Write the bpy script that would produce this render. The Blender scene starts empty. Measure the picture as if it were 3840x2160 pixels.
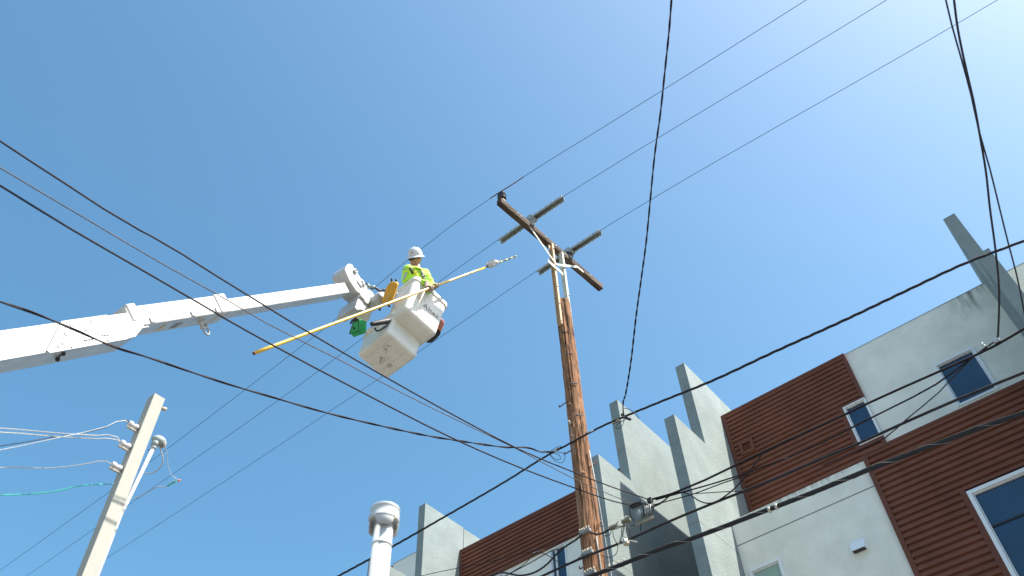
import bpy, bmesh, math, random
import numpy as np
from mathutils import Vector, Matrix
random.seed(7)
R = math.radians
S = bpy.context.scene
# ------------------------------------------------------------------ camera, sky, sun
FPX = 3141.18                       # focal length in pixels of a 3840 wide frame
TH, RO, AZ = R(50.0908), R(-2.9286), R(37.3238)
FW = Vector((-math.sin(AZ)*math.cos(TH), math.cos(AZ)*math.cos(TH), math.sin(TH)))
RT0 = Vector((math.cos(AZ), math.sin(AZ), 0)); UP0 = RT0.cross(FW)
RT = RT0*math.cos(RO) + UP0*math.sin(RO); UP = -RT0*math.sin(RO) + UP0*math.cos(RO)
CAM = Vector((0, 0, 1.6))
cd = bpy.data.cameras.new('camera'); cam = bpy.data.objects.new('camera', cd)
S.collection.objects.link(cam); S.camera = cam
m3 = Matrix((RT, UP, -FW)).transposed()
cam.matrix_world = Matrix.Translation(CAM) @ m3.to_4x4()
cd.sensor_width = 36; cd.lens = FPX/3840*36; cd.clip_start = .05; cd.clip_end = 3000
cd.dof.use_dof = True; cd.dof.focus_distance = 12.5; cd.dof.aperture_fstop = 2.4

SUN = Vector((1, .30, 1.62)).normalized()          # towards the sun
w = bpy.data.worlds.new('World'); S.world = w; w.use_nodes = True
nt = w.node_tree; bg = nt.nodes['Background']
sky = nt.nodes.new('ShaderNodeTexSky'); sky.sky_type = 'NISHITA'; sky.sun_disc = False
sky.sun_elevation = math.asin(SUN.z); sky.sun_rotation = math.atan2(SUN.x, SUN.y)
sky.air_density = 1.0; sky.dust_density = 2.0; sky.ozone_density = 3.0; sky.altitude = 0
hs = nt.nodes.new('ShaderNodeHueSaturation'); hs.inputs['Hue'].default_value = .481; hs.inputs['Saturation'].default_value = 1.17
nt.links.new(sky.outputs[0], hs.inputs['Color'])
nt.links.new(hs.outputs[0], bg.inputs[0]); bg.inputs[1].default_value = .13
sl = bpy.data.lights.new('sun', 'SUN'); so = bpy.data.objects.new('sun', sl); S.collection.objects.link(so)
sl.energy = 5.0; sl.angle = R(.53); sl.color = (1, .95, .86)
so.rotation_euler = (-SUN).to_track_quat('-Z', 'Y').to_euler(); so.location = SUN*60
S.view_settings.view_transform = 'Standard'; S.view_settings.look = 'None'
S.view_settings.gamma = 1; S.view_settings.use_curve_mapping = False
S.view_settings.exposure = 1.0

# ------------------------------------------------------------------ geometry helpers
def ray(x, y): return RT*((x-1920)/FPX) + UP*((1080-y)/FPX) + FW
def P(x, y, z): return CAM + ray(x, y)*z
def atY(x, y, Y): d = ray(x, y); return CAM + d*(Y/d.y)
def atX(x, y, X): d = ray(x, y); return CAM + d*(X/d.x)
def cv(a, b, c): return RT*a + UP*b + FW*c            # camera axes -> world direction
def vplane(pix, A, B):
    n = Vector((-(B.y-A.y), B.x-A.x, 0)); k = n.dot(A-CAM)
    return [CAM + ray(*p)*(k/n.dot(ray(*p))) for p in pix]

COL = S.collection
WL = {}
def tag(o, label=None, cat=None, group=None, kind=None):
    if label: o['label'] = label
    if cat: o['category'] = cat
    if group: o['group'] = group
    if kind: o['kind'] = kind
    return o
def thing(name, label, cat, loc=(0, 0, 0), group=None):
    o = bpy.data.objects.new(name, None); COL.objects.link(o)
    o.location = loc; o.empty_display_size = .1; WL[o] = Vector(loc)
    return tag(o, label, cat, group)

class MB:
    def __init__(s): s.v = []; s.f = []; s.sm = []
    def add(s, vs, fs, smooth=False):
        b = len(s.v); s.v += [Vector(v) for v in vs]
        s.f += [tuple(i+b for i in f) for f in fs]; s.sm += [smooth]*len(fs); return s
    def bm(s, bm, M=None, smooth=False):
        if M is not None: bm.transform(M)
        bm.verts.index_update()
        s.add([v.co.copy() for v in bm.verts], [[v.index for v in f.verts] for f in bm.faces], smooth); bm.free(); return s
    def box(s, c, d, ax=None, bev=0, seg=2):
        b = bmesh.new(); bmesh.ops.create_cube(b, size=1); bmesh.ops.scale(b, vec=Vector(d), verts=b.verts)
        if bev: bmesh.ops.bevel(b, geom=b.edges[:], offset=bev, segments=seg, affect='EDGES', profile=.5)
        M = Matrix.Translation(Vector(c))
        if ax: M = M @ Matrix((ax[0], ax[1], ax[2])).transposed().to_4x4()
        return s.bm(b, M, False)
    def bx(s, x0, x1, y0, y1, z0, z1, bev=0):
        return s.box(((x0+x1)/2, (y0+y1)/2, (z0+z1)/2), (abs(x1-x0), abs(y1-y0), abs(z1-z0)), None, bev)
    def tube(s, pts, r, n=8, cap=True, smooth=True, closed=False):
        pts = [Vector(p) for p in pts]; m = len(pts)
        rs = r if isinstance(r, (list, tuple)) else [r]*m
        vs = []; prev = None
        for i, p in enumerate(pts):
            t = (pts[min(i+1, m-1)]-pts[max(i-1, 0)]).normalized()
            if prev is None:
                a = Vector((0, 0, 1)) if abs(t.z) < .9 else Vector((1, 0, 0))
                prev = (a - t*a.dot(t)).normalized()
            prev = (prev - t*prev.dot(t)).normalized(); q = t.cross(prev)
            for k in range(n):
                an = 2*math.pi*k/n; vs.append(p + (prev*math.cos(an)+q*math.sin(an))*rs[i])
        fs = [(i*n+k, i*n+(k+1) % n, (i+1)*n+(k+1) % n, (i+1)*n+k) for i in range(m-1) for k in range(n)]
        s.add(vs, fs, smooth)
        if cap:
            b = len(s.v)-len(vs)
            s.f += [tuple(b+k for k in range(n))[::-1], tuple(b+(m-1)*n+k for k in range(n))]; s.sm += [False]*2
        return s
    def lathe(s, o, axis, prof, n=20, smooth=True, x=None):
        o = Vector(o); t = Vector(axis).normalized()
        a = x or (Vector((0, 0, 1)) if abs(t.z) < .9 else Vector((1, 0, 0)))
        a = (a-t*a.dot(t)).normalized(); b = t.cross(a); m = len(prof); vs = []
        for (h, r) in prof:
            for k in range(n):
                an = 2*math.pi*k/n; vs.append(o+t*h+(a*math.cos(an)+b*math.sin(an))*max(r, 1e-4))
        fs = [(i*n+k, i*n+(k+1) % n, (i+1)*n+(k+1) % n, (i+1)*n+k) for i in range(m-1) for k in range(n)]
        fs += [tuple(range(n))[::-1], tuple((m-1)*n+k for k in range(n))]
        return s.add(vs, fs, smooth)
    def prism(s, poly, off):                                   # polygon of 3D points extruded by a vector
        off = Vector(off); n = len(poly); vs = [Vector(p) for p in poly]+[Vector(p)+off for p in poly]
        fs = [tuple(range(n))[::-1], tuple(range(n, 2*n))]+[(i, (i+1) % n, n+(i+1) % n, n+i) for i in range(n)]
        return s.add(vs, fs)
    def sphere(s, c, r, sc=(1, 1, 1), ax=None, sub=2):
        b = bmesh.new(); bmesh.ops.create_icosphere(b, subdivisions=sub, radius=r); bmesh.ops.scale(b, vec=Vector(sc), verts=b.verts)
        M = Matrix.Translation(Vector(c))
        if ax: M = M @ Matrix((ax[0], ax[1], ax[2])).transposed().to_4x4()
        return s.bm(b, M, True)
    def hull(s, balls, sub=2):
        b = bmesh.new()
        for c, r in balls: bmesh.ops.create_icosphere(b, subdivisions=sub, radius=r, matrix=Matrix.Translation(Vector(c)))
        res = bmesh.ops.convex_hull(b, input=b.verts)
        bmesh.ops.delete(b, geom=[g for g in res['geom_interior'] if isinstance(g, bmesh.types.BMVert)], context='VERTS')
        return s.bm(b, None, True)
    def build(s, name, mat, parent=None, fixn=True):
        o0 = WL[parent] if parent else Vector((0, 0, 0))
        me = bpy.data.meshes.new(name); me.from_pydata([v-o0 for v in s.v], [], s.f)
        me.polygons.foreach_set('use_smooth', s.sm); me.update()
        if fixn:
            b = bmesh.new(); b.from_mesh(me); bmesh.ops.recalc_face_normals(b, faces=b.faces); b.to_mesh(me); b.free()
        me.materials.append(mat)
        ob = bpy.data.objects.new(name, me); COL.objects.link(ob); WL[ob] = o0
        if parent: ob.parent = parent
        return ob
def remesh(ob, vox, smooth=4, disp=0):
    m = ob.modifiers.new('r', 'REMESH'); m.mode = 'VOXEL'; m.voxel_size = vox; m.use_smooth_shade = True
    s2 = ob.modifiers.new('s', 'SMOOTH'); s2.iterations = smooth; s2.factor = .5
    dg = bpy.context.evaluated_depsgraph_get(); me = bpy.data.meshes.new_from_object(ob.evaluated_get(dg))
    ob.modifiers.clear(); mt = ob.data.materials[0]; ob.data = me
    if not len(me.materials): me.materials.append(mt)
    me.polygons.foreach_set('use_smooth', [True]*len(me.polygons)); return ob
def spline(pts, step):
    """smooth curve through points of uneven spacing (chord-length tangents)"""
    p = [Vector(q) for q in pts]; n = len(p); h = [max(1e-6, (p[i+1]-p[i]).length) for i in range(n-1)]
    d = [(p[i+1]-p[i])/h[i] for i in range(n-1)]; m = []
    for i in range(n):
        if i == 0: m.append(d[0])
        elif i == n-1: m.append(d[-1])
        else: m.append((d[i-1]*h[i]+d[i]*h[i-1])/(h[i]+h[i-1]))
    out = []
    for i in range(n-1):
        k = max(2, int(h[i]/step))
        for j in range(k):
            t = j/k; t2 = t*t; t3 = t2*t
            out.append(p[i]*(2*t3-3*t2+1)+m[i]*h[i]*(t3-2*t2+t)+p[i+1]*(3*t2-2*t3)+m[i+1]*h[i]*(t3-t2))
    return out+[p[-1]]

# ------------------------------------------------------------------ materials
def mat(name, col, rough=.6, var=.0, scale=4., bump=0., bscale=40., metal=0., stretch=(1, 1, 1), col2=None, spec=.5, detail=6, dirt=0., coat=0.):
    m = bpy.data.materials.new(name); m.use_nodes = True; n = m.node_tree; b = n.nodes['Principled BSDF']
    L = n.links.new; c = tuple(col)+(1,)
    b.inputs['Roughness'].default_value = rough; b.inputs['Metallic'].default_value = metal
    b.inputs['Specular IOR Level'].default_value = spec; b.inputs['Coat Weight'].default_value = coat
    b.inputs['Base Color'].default_value = c
    if var or bump or col2 or dirt:
        tc = n.nodes.new('ShaderNodeTexCoord'); mp = n.nodes.new('ShaderNodeMapping'); mp.inputs['Scale'].default_value = stretch
        L(tc.outputs['Object'], mp.inputs[0])
        if var or col2:
            no = n.nodes.new('ShaderNodeTexNoise'); no.inputs['Scale'].default_value = scale; no.inputs['Detail'].default_value = detail
            no.inputs['Roughness'].default_value = .62; L(mp.outputs[0], no.inputs['Vector'])
            rp = n.nodes.new('ShaderNodeValToRGB'); L(no.outputs[0], rp.inputs[0])
            c2 = tuple(col2) if col2 else tuple(x*(1-var) for x in col)
            rp.color_ramp.elements[0].position = .34; rp.color_ramp.elements[1].position = .66
            rp.color_ramp.elements[0].color = c2+(1,)
            rp.color_ramp.elements[1].color = tuple(min(1, x*(1+var*.4)) for x in col)+(1,)
            L(rp.outputs[0], b.inputs['Base Color'])
        if bump:
            bn = n.nodes.new('ShaderNodeTexNoise'); bn.inputs['Scale'].default_value = bscale; bn.inputs['Detail'].default_value = 5
            L(mp.outputs[0], bn.inputs['Vector'])
            bu = n.nodes.new('ShaderNodeBump'); bu.inputs['Strength'].default_value = bump; bu.inputs['Distance'].default_value = .02
            L(bn.outputs[0], bu.inputs['Height']); L(bu.outputs[0], b.inputs['Normal'])
    return m
M = {}
M['asphalt'] = mat('asphalt', (.06, .06, .06), .9, .3, 3, .3, 90)
M['concrete'] = mat('concrete', (.25, .235, .21), .9, .2, 2, .2, 60)
M['dirt'] = mat('ground_soil', (.145, .115, .072), .95, .3, .6, .2, 20)
M['stucco_grey'] = mat('grey_stucco', (.25, .295, .285), .95, .14, 1.6, .7, 28)
M['stucco_cream'] = mat('cream_stucco', (.86, .84, .74), .95, .13, 1.3, .5, 30)
M['brown'] = mat('brown_siding', (.195, .074, .046), .6, .2, 1.5, .06, 30, spec=.2)
M['browntrim'] = mat('brown_trim', (.155, .058, .037), .6, .08, 3, spec=.2)
M['brownroof'] = mat('roof_membrane', (.3, .29, .27), .9, .2, 1)
M['whiteframe'] = mat('white_vinyl', (.80, .82, .82), .35)
M['glass'] = mat('window_glass', (.010, .036, .085), .03, .4, .7, spec=.9)  # blue, mottled base paints in extra sky reflection and room depth
M['blind'] = mat('window_blind', (.30, .42, .36), .6)
M['metal_grey'] = mat('galvanised_steel', (.52, .53, .52), .45, .2, 20, metal=.6)
M['white_paint'] = mat('white_enamel', (.57, .565, .54), .38, .16, 5, coat=.15)
M['fibreglass'] = mat('white_fibreglass', (.80, .77, .67), .45, .07, 5, coat=.1)
M['under'] = mat('scuffed_fibreglass', (.82, .79, .70), .5, .1, 5)
M['scuff'] = mat('dark_scuff', (.22, .20, .17), .8, .5, 40)
M['rubber'] = mat('black_rubber', (.035, .033, .036), .55, .3, 20)
M['cable'] = mat('black_cable', (.024, .019, .022), .55, .3, 12, spec=.35)
M['cablebrown'] = mat('weathered_cable', (.022, .014, .017), .7, .4, 9, spec=.25)
M['cabletan'] = mat('dusty_cable', (.09, .07, .055), .7, .4, 6)
M['wire'] = mat('line_wire', (.02, .022, .03), .45)
M['creamwire'] = mat('cream_wire', (.52, .47, .38), .5)
M['tealwire'] = mat('teal_wire', (.06, .55, .42), .45)
M['greywire'] = mat('grey_wire', (.45, .48, .50), .5)
M['porcelain'] = mat('white_porcelain', (.66, .61, .60), .18, coat=.4)
M['pvc'] = mat('white_pvc', (.62, .62, .60), .4, .08, 8)
M['beige'] = mat('beige_painted_timber', (.385, .375, .32), .75, .14, 6, .25, 30, stretch=(1, 1, .12))
M['yellow'] = mat('yellow_fibreglass', (.87, .53, .03), .22, .08, 4, coat=.4)
M['black'] = mat('black_tape', (.02, .02, .025), .45)
M['yellowtape'] = mat('yellow_tape', (.75, .65, .10), .45)
M['foil'] = mat('crumpled_film', (.80, .79, .76), .22, .3, 25, .6, 40)
M['green'] = mat('green_vinyl', (.03, .42, .13), .45, .25, 6, .3, 14)
M['orangevinyl'] = mat('amber_vinyl', (.80, .42, .05), .42, .2, 9, .5, 16)
M['orange'] = mat('orange_cloth', (.80, .22, .09), .6, .15, 8)
M['hivis'] = mat('high_visibility_cloth', (.52, .92, .07), .75, .2, 7, .35, 12)
M['hivis_in'] = mat('yellow_cloth', (.80, .80, .07), .75, .1, 9)
M['reflective'] = mat('grey_band', (.40, .50, .58), .4)
M['skin'] = mat('skin', (.55, .29, .20), .5, .12, 18)
M['hair'] = mat('grey_hair', (.42, .38, .34), .8)
M['trouser'] = mat('dark_trouser', (.05, .06, .09), .85)
M['glove'] = mat('work_glove', (.36, .29, .21), .85, .3, 14, .4, 30)
M['strap'] = mat('harness_strap', (.04, .045, .05), .6)
M['straptan'] = mat('harness_pad', (.30, .27, .22), .7)
M['helmet'] = mat('helmet_shell', (.66, .67, .68), .25, coat=.4)
M['lens'] = mat('dark_lens', (.01, .01, .015), .06, spec=.8)
M['logo_yellow'] = mat('yellow_print', (.85, .60, .12), .5)
M['logo_dark'] = mat('green_print', (.05, .16, .14), .5)
M['letter'] = mat('grey_print', (.26, .24, .22), .5)
M['letter_org'] = mat('orange_print', (.80, .52, .30), .5)
M['insul'] = mat('black_glazed_insulator', (.022, .014, .014), .12, coat=.5)
M['guard'] = mat('grey_polymer', (.36, .40, .385), .5, .25, 18)
M['tansteel'] = mat('tan_steel', (.60, .40, .22), .6, .15, 6)
M['palesteel'] = mat('pale_steel', (.62, .61, .50), .6, .15, 6)
M['rust'] = mat('rusty_steel', (.20, .09, .05), .8, .4, 30)
M['tan'] = mat('tan_plastic', (.55, .46, .34), .6)
M['pin'] = mat('pale_plastic', (.52, .49, .41), .6)
M['olive'] = mat('olive_plastic', (.20, .18, .11), .6, .3, 30)
M['dullsteel'] = mat('dull_steel', (.30, .30, .28), .6, .3, 14)

def add_stain(m, boxes):
    # mould streaks running down from parapet and ledge edges (object coordinates)
    n = m.node_tree; L = n.links.new; b = n.nodes['Principled BSDF']
    src = b.inputs['Base Color'].links[0].from_socket; tc = n.nodes.new('ShaderNodeTexCoord'); sx = n.nodes.new('ShaderNodeSeparateXYZ'); L(tc.outputs['Object'], sx.inputs[0])
    mp = n.nodes.new('ShaderNodeMapping'); mp.inputs['Scale'].default_value = (6, 6, 1.2); L(tc.outputs['Object'], mp.inputs[0])
    no = n.nodes.new('ShaderNodeTexNoise'); no.inputs['Scale'].default_value = 1.6; no.inputs['Detail'].default_value = 5; L(mp.outputs[0], no.inputs['Vector'])
    tot = None
    for (xc, xr, zt, zr, st) in boxes:
        def mr(sock, a, b_):
            k = n.nodes.new('ShaderNodeMapRange'); k.inputs[1].default_value = a; k.inputs[2].default_value = b_; L(sock, k.inputs[0]); return k.outputs[0]
        d = n.nodes.new('ShaderNodeMath'); d.operation = 'SUBTRACT'; L(sx.outputs[0], d.inputs[0]); d.inputs[1].default_value = xc
        ab = n.nodes.new('ShaderNodeMath'); ab.operation = 'ABSOLUTE'; L(d.outputs[0], ab.inputs[0])
        a1 = mr(ab.outputs[0], xr, 0); a2 = mr(sx.outputs[2], zt-zr, zt)
        gt = n.nodes.new('ShaderNodeMath'); gt.operation = 'LESS_THAN'; L(sx.outputs[2], gt.inputs[0]); gt.inputs[1].default_value = zt+.02
        p = n.nodes.new('ShaderNodeMath'); p.operation = 'MULTIPLY'; L(a1, p.inputs[0]); L(a2, p.inputs[1])
        p2 = n.nodes.new('ShaderNodeMath'); p2.operation = 'MULTIPLY'; L(p.outputs[0], p2.inputs[0]); L(gt.outputs[0], p2.inputs[1])
        r = n.nodes.new('ShaderNodeMapRange'); r.inputs[1].default_value = .38; r.inputs[2].default_value = .66; L(no.outputs[0], r.inputs[0])
        p3 = n.nodes.new('ShaderNodeMath'); p3.operation = 'MULTIPLY'; L(p2.outputs[0], p3.inputs[0]); L(r.outputs[0], p3.inputs[1])
        p4 = n.nodes.new('ShaderNodeMath'); p4.operation = 'MULTIPLY'; p4.use_clamp = True; L(p3.outputs[0], p4.inputs[0]); p4.inputs[1].default_value = st
        if tot is None: tot = p4.outputs[0]
        else:
            ad = n.nodes.new('ShaderNodeMath'); ad.operation = 'MAXIMUM'; L(tot, ad.inputs[0]); L(p4.outputs[0], ad.inputs[1]); tot = ad.outputs[0]
    mx = n.nodes.new('ShaderNodeMix'); mx.data_type = 'RGBA'; L(tot, mx.inputs[0]); L(src, mx.inputs[6]); mx.inputs[7].default_value = (.16, .18, .15, 1)
    L(mx.outputs[2], b.inputs['Base Color'])
add_stain(M['stucco_cream'], [(6.5, .55, 15.07, .8, 1.1), (1.9, 1.8, 11.47, .13, 1.0), (1.6, 3.5, 15.07, .2, .3)])
def wood(name, c1, c2, c3, sx):
    m = bpy.data.materials.new(name); m.use_nodes = True; n = m.node_tree; b = n.nodes['Principled BSDF']; L = n.links.new
    tc = n.nodes.new('ShaderNodeTexCoord'); mp = n.nodes.new('ShaderNodeMapping'); mp.inputs['Scale'].default_value = sx
    L(tc.outputs['Object'], mp.inputs[0])
    a = n.nodes.new('ShaderNodeTexNoise'); a.inputs['Scale'].default_value = 9; a.inputs['Detail'].default_value = 8; a.inputs['Roughness'].default_value = .7
    L(mp.outputs[0], a.inputs['Vector'])
    r = n.nodes.new('ShaderNodeValToRGB'); L(a.outputs[0], r.inputs[0])
    e = r.color_ramp.elements; e[0].position = .36; e[0].color = c1+(1,); e[1].position = .62; e[1].color = c3+(1,)
    k = e.new(.47); k.color = c2+(1,)
    a2 = n.nodes.new('ShaderNodeTexNoise'); a2.inputs['Scale'].default_value = 26; a2.inputs['Detail'].default_value = 4; L(mp.outputs[0], a2.inputs['Vector'])
    r2 = n.nodes.new('ShaderNodeValToRGB'); L(a2.outputs[0], r2.inputs[0]); e = r2.color_ramp.elements
    e[0].position = .33; e[0].color = (.12, .10, .09, 1); e[1].position = .42; e[1].color = (1, 1, 1, 1)
    mx = n.nodes.new('ShaderNodeMix'); mx.data_type = 'RGBA'; mx.blend_type = 'MULTIPLY'; mx.inputs[0].default_value = .85
    L(r.outputs[0], mx.inputs[6]); L(r2.outputs[0], mx.inputs[7]); L(mx.outputs[2], b.inputs['Base Color'])
    b.inputs['Roughness'].default_value = .9; b.inputs['Specular IOR Level'].default_value = .2
    mu = n.nodes.new('ShaderNodeMath'); mu.operation = 'MULTIPLY'; L(a.outputs[0], mu.inputs[0]); L(r2.outputs[0], mu.inputs[1])
    bu = n.nodes.new('ShaderNodeBump'); bu.inputs['Strength'].default_value = .9; bu.inputs['Distance'].default_value = .015
    L(mu.outputs[0], bu.inputs['Height']); L(bu.outputs[0], b.inputs['Normal'])
    return m
M['polewood'] = wood('weathered_pole_wood', (.10, .055, .033), (.27, .135, .07), (.40, .215, .12), (1, 1, .10))
M['armwood'] = wood('dark_arm_wood', (.028, .021, .016), (.085, .060, .044), (.17, .125, .095), (1, .08, 1))

# ------------------------------------------------------------------ ground, street
def struct(name, mb, m):
    o = mb.build(name, m); o['kind'] = 'structure'; return o
struct('ground', MB().add([(-900, -900, 0), (900, -900, 0), (900, 900, 0), (-900, 900, 0)], [(0, 1, 2, 3)]), M['dirt'])
struct('road', MB().add([(-300, -9, .004), (300, -9, .004), (300, 5.4, .004), (-300, 5.4, .004)], [(0, 1, 2, 3)]), M['asphalt'])
struct('pavement', MB().bx(-300, 300, 5.6, 12.6, -.2, .13), M['concrete'])
struct('kerb', MB().bx(-300, 300, 5.4, 5.597, -.2, .135, .01), M['concrete'])
struct('pavement', MB().bx(-300, 300, -13, -9.2, -.2, .13), M['concrete'])

# ------------------------------------------------------------------ apartment building
YF, YB_ = 15.5, 14.25                  # upper facade plane, projecting lower bay plane
ZR = 15.08                             # roof edge
bld = thing('apartment_building', 'modern grey and cream stucco apartment block with brown corrugated siding and tall fin walls', 'building', (-6, 15.5, 0))
def part(name, mb, m, parent=bld, label=None):
    o = mb.build(name, M[m], parent)
    if label: o['label'] = label
    return o
def chamf(x0, x1, y0, y1, z0, z1): return MB().bx(x0, x1, y0, y1, z0, z1, .006)
# core body and roof
part('core_wall', MB().bx(-5.59, 14, YF+.30, 27, 0, ZR-.35), 'stucco_cream')
part('core_wall', MB().bx(-14.09, -7.83, YF+.30, 27, 0, ZR-.35), 'stucco_cream')
part('core_wall', MB().bx(-5.59, 14, YB_+.30, YF+.1, 0, 11.2), 'stucco_cream')
part('core_wall', MB().bx(-30, -16.4, YF+.30, 27, 0, 12.6), 'stucco_cream')
part('roof_deck', MB().bx(-14.0, -7.83, YF+.28, 27, ZR-.34, ZR-.2), 'brownroof'); part('roof_deck', MB().bx(-5.58, 14, YF+.28, 27, ZR-.34, ZR-.2), 'brownroof')
part('stairwell_wall', MB().bx(-7.81, -5.6, 18.9, 19.15, 0, 14.0), 'stucco_grey')
part('landing_slab', MB().bx(-7.55, -5.86, 14.9, 18.55, 9.62, 9.82), 'stucco_grey')
# stepped fin walls
def fin(x1, th=.245, deep=19.2, lo=True, yt=14.04, zt=15.86, yl=12.75, zl=13.36, xl=0, name='fin_wall'):
    x0 = x1-th
    if lo:
        poly = [(yl, 0), (yl, zl), (yt, zl), (yt, zt), (deep, zt), (deep, 0)]
    else:
        poly = [(yt, 0), (yt, zt), (deep, zt), (deep, 0)]
    return part(name, MB().prism([(x0, y, z) for y, z in poly], (th, 0, 0)), 'stucco_grey')
fin(-5.60); fin(-7.57)
f3 = fin(-14.12, lo=False, yt=13.99, zt=15.9, deep=15.60)
part('fin_wall', MB().bx(-14.37, -14.125, 15.625, 17.3, 0, 15.88), 'stucco_grey')
fin(-16.10, lo=False, yt=14.06, zt=15.06, deep=17)
fin(1.11, deep=17.0)
zj = atX(2616, 1947, -5.6).z
part('joint_line', MB().bx(-5.846, -5.599, 12.747, 12.752, zj-.006, zj+.006).bx(-5.602, -5.5985, 12.75, 14.2, zj-.006, zj+.006), 'scuff')
zj = atX(2300, 2100, -7.57).z
part('joint_line', MB().bx(-7.816, -7.569, 12.747, 12.752, zj-.006, zj+.006).bx(-7.572, -7.5685, 12.75, 15.2, zj-.006, zj+.006), 'scuff')
# cream parapet beyond the left fin pair
part('parapet', MB().bx(-16.88, -14.38, 15.5, 15.72, 0, 15.82), 'stucco_cream')
part('parapet_cap', MB().bx(-16.88, -14.38, 15.49, 15.73, 15.823, 15.845), 'metal_grey')
part('downpipe_box', MB().bx(-17.15, -16.90, 15.5, 15.72, 12, 15.80), 'browntrim')
# upper cream wall with hole for window is built from pieces
def wall_with_windows(x0, x1, z0, z1, yf, th, wins, m):
    xs = sorted(set([x0, x1]+[a for w_ in wins for a in w_[:2]])); mb = MB()
    for a, b in zip(xs[:-1], xs[1:]):
        cuts = sorted([(w_[2], w_[3]) for w_ in wins if w_[0] <= a+1e-6 and w_[1] >= b-1e-6])
        z = z0
        for c0, c1 in cuts:
            if c0 > z: mb.bx(a, b, yf, yf+th, z, c0)
            z = c1
        if z < z1: mb.bx(a, b, yf, yf+th, z, z1)
    b = bmesh.new(); 
    o = part('wall', mb, m)
    b.from_mesh(o.data); bmesh.ops.remove_doubles(b, verts=b.verts, dist=1e-5)
    # drop interior faces shared by neighbouring pieces
    seen = {}
    for f in b.faces: seen.setdefault(tuple(round(c, 4) for c in f.calc_center_median()), []).append(f)
    kill = [f for fs in seen.values() if len(fs) > 1 for f in fs]
    bmesh.ops.delete(b, geom=kill, context='FACES'); b.to_mesh(o.data); b.free()
    return o
def window(x0, x1, z0, z1, yf, glass='glass', mull=None, fr=.05, rec=.05, blind=False, proud=.02):
    fmb = MB()
    fmb.bx(x0, x1, yf-proud, yf+.09, z1-fr, z1, .006).bx(x0, x1, yf-proud, yf+.09, z0, z0+fr, .006)
    fmb.bx(x0, x0+fr, yf-proud-.002, yf+.088, z0+fr*.98, z1-fr*.98, .006).bx(x1-fr, x1, yf-proud-.002, yf+.088, z0+fr*.98, z1-fr*.98, .006)
    i = fr+.004; q = fr+.022                                                           # inner sash bead
    fmb.bx(x0+i, x0+q, yf+.012, yf+.07, z0+i, z1-i).bx(x1-q, x1-i, yf+.012, yf+.07, z0+i, z1-i)
    fmb.bx(x0+q, x1-q, yf+.012, yf+.07, z1-q, z1-i).bx(x0+q, x1-q, yf+.012, yf+.07, z0+i, z0+q)
    if mull: fmb.bx(mull-.02, mull+.02, yf+.01, yf+.08, z0+q, z1-q)
    o = part('window', fmb, 'whiteframe')
    MB().bx(x0+fr, x1-fr, yf+.052, yf+.06, z0+fr, z1-fr).build('pane', M[glass], o)
    if blind: MB().bx(x0+fr+.005, x1-fr-.005, yf+.046, yf+.051, z1-fr-.30, z1-fr-.005).build('blind', M['blind'], o)
    return o
def corrugated(x0, x1, z0, z1, yf, holes=(), pitch=.125, dep=.042, name='siding_panel'):
    """horizontal ribs; crest at yf, valleys dep behind; returns one sheet, cut round the holes"""
    prof = [(0, 0), (.50, 0), (.60, 1), (.90, 1), (1, 0)]
    xs = sorted(set([x0, x1]+[a for h in holes for a in h[:2] if x0 < a < x1])); mb = MB()
    n = int(math.ceil((z1-z0)/pitch)); zz = []
    for k in range(n):
        for a, b in prof[:-1]:
            z = z1-(k+a)*pitch
            if z > z0+.002: zz.append((z, b))
    zz.append((z0, 0))
    for h in holes:
        for zc in h[2:4]:
            if z0 < zc < z1: zz.append((zc, None))
    zz.sort(key=lambda q: -q[0])
    out = []
    for i, (z, b) in enumerate(zz):
        if b is None:
            up = [q for q in zz[:i] if q[1] is not None][-1]; dn = [q for q in zz[i+1:] if q[1] is not None][0]
            t = (up[0]-z)/max(1e-6, up[0]-dn[0]); b = up[1]*(1-t)+dn[1]*t
        out.append((z, b))
    for a, b in zip(xs[:-1], xs[1:]):
        for (za, ba), (zb, bb) in zip(out[:-1], out[1:]):
            xm, zm = (a+b)/2, (za+zb)/2
            if any(h[0] < xm < h[1] and h[2] < zm < h[3] for h in holes): continue
            if za-zb < 1e-5: continue
            mb.add([(a, yf+ba*dep, za), (b, yf+ba*dep, za), (b, yf+bb*dep, zb), (a, yf+bb*dep, zb)], [(3, 2, 1, 0)])
    return part(name, mb, 'brown')
def trim(x0, x1, z0, z1, yf, d=.07, name='trim_strip', m='browntrim', pr=.012):
    return part(name, MB().bx(x0, x1, yf-pr, yf+d, z0, z1, .004), m)

# --- left brown band
XL0, XL1 = -14.11, -7.83
corrugated(XL0, XL1, 13.86, ZR-.06, YF-.05)
trim(XL0, XL1, ZR-.062, ZR, YF-.05, .35, 'roof_trim'); trim(XL0+.005, XL0+.08, 13.80, ZR-.064, YF-.05); trim(XL0+.081, XL1, 13.80, 13.858, YF-.05)
wl1, wl2 = (-11.04, -10.52, 12.2, 13.78), (-13.4, -12.55, 12.2, 13.78)
wall_with_windows(-14.1, -7.83, 0, 13.84, YF, .25, [wl1, wl2], 'stucco_cream')      # cream wall under the left brown band
window(*wl1, YF, mull=-10.86, fr=.04); window(*wl2, YF, fr=.04)
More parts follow.
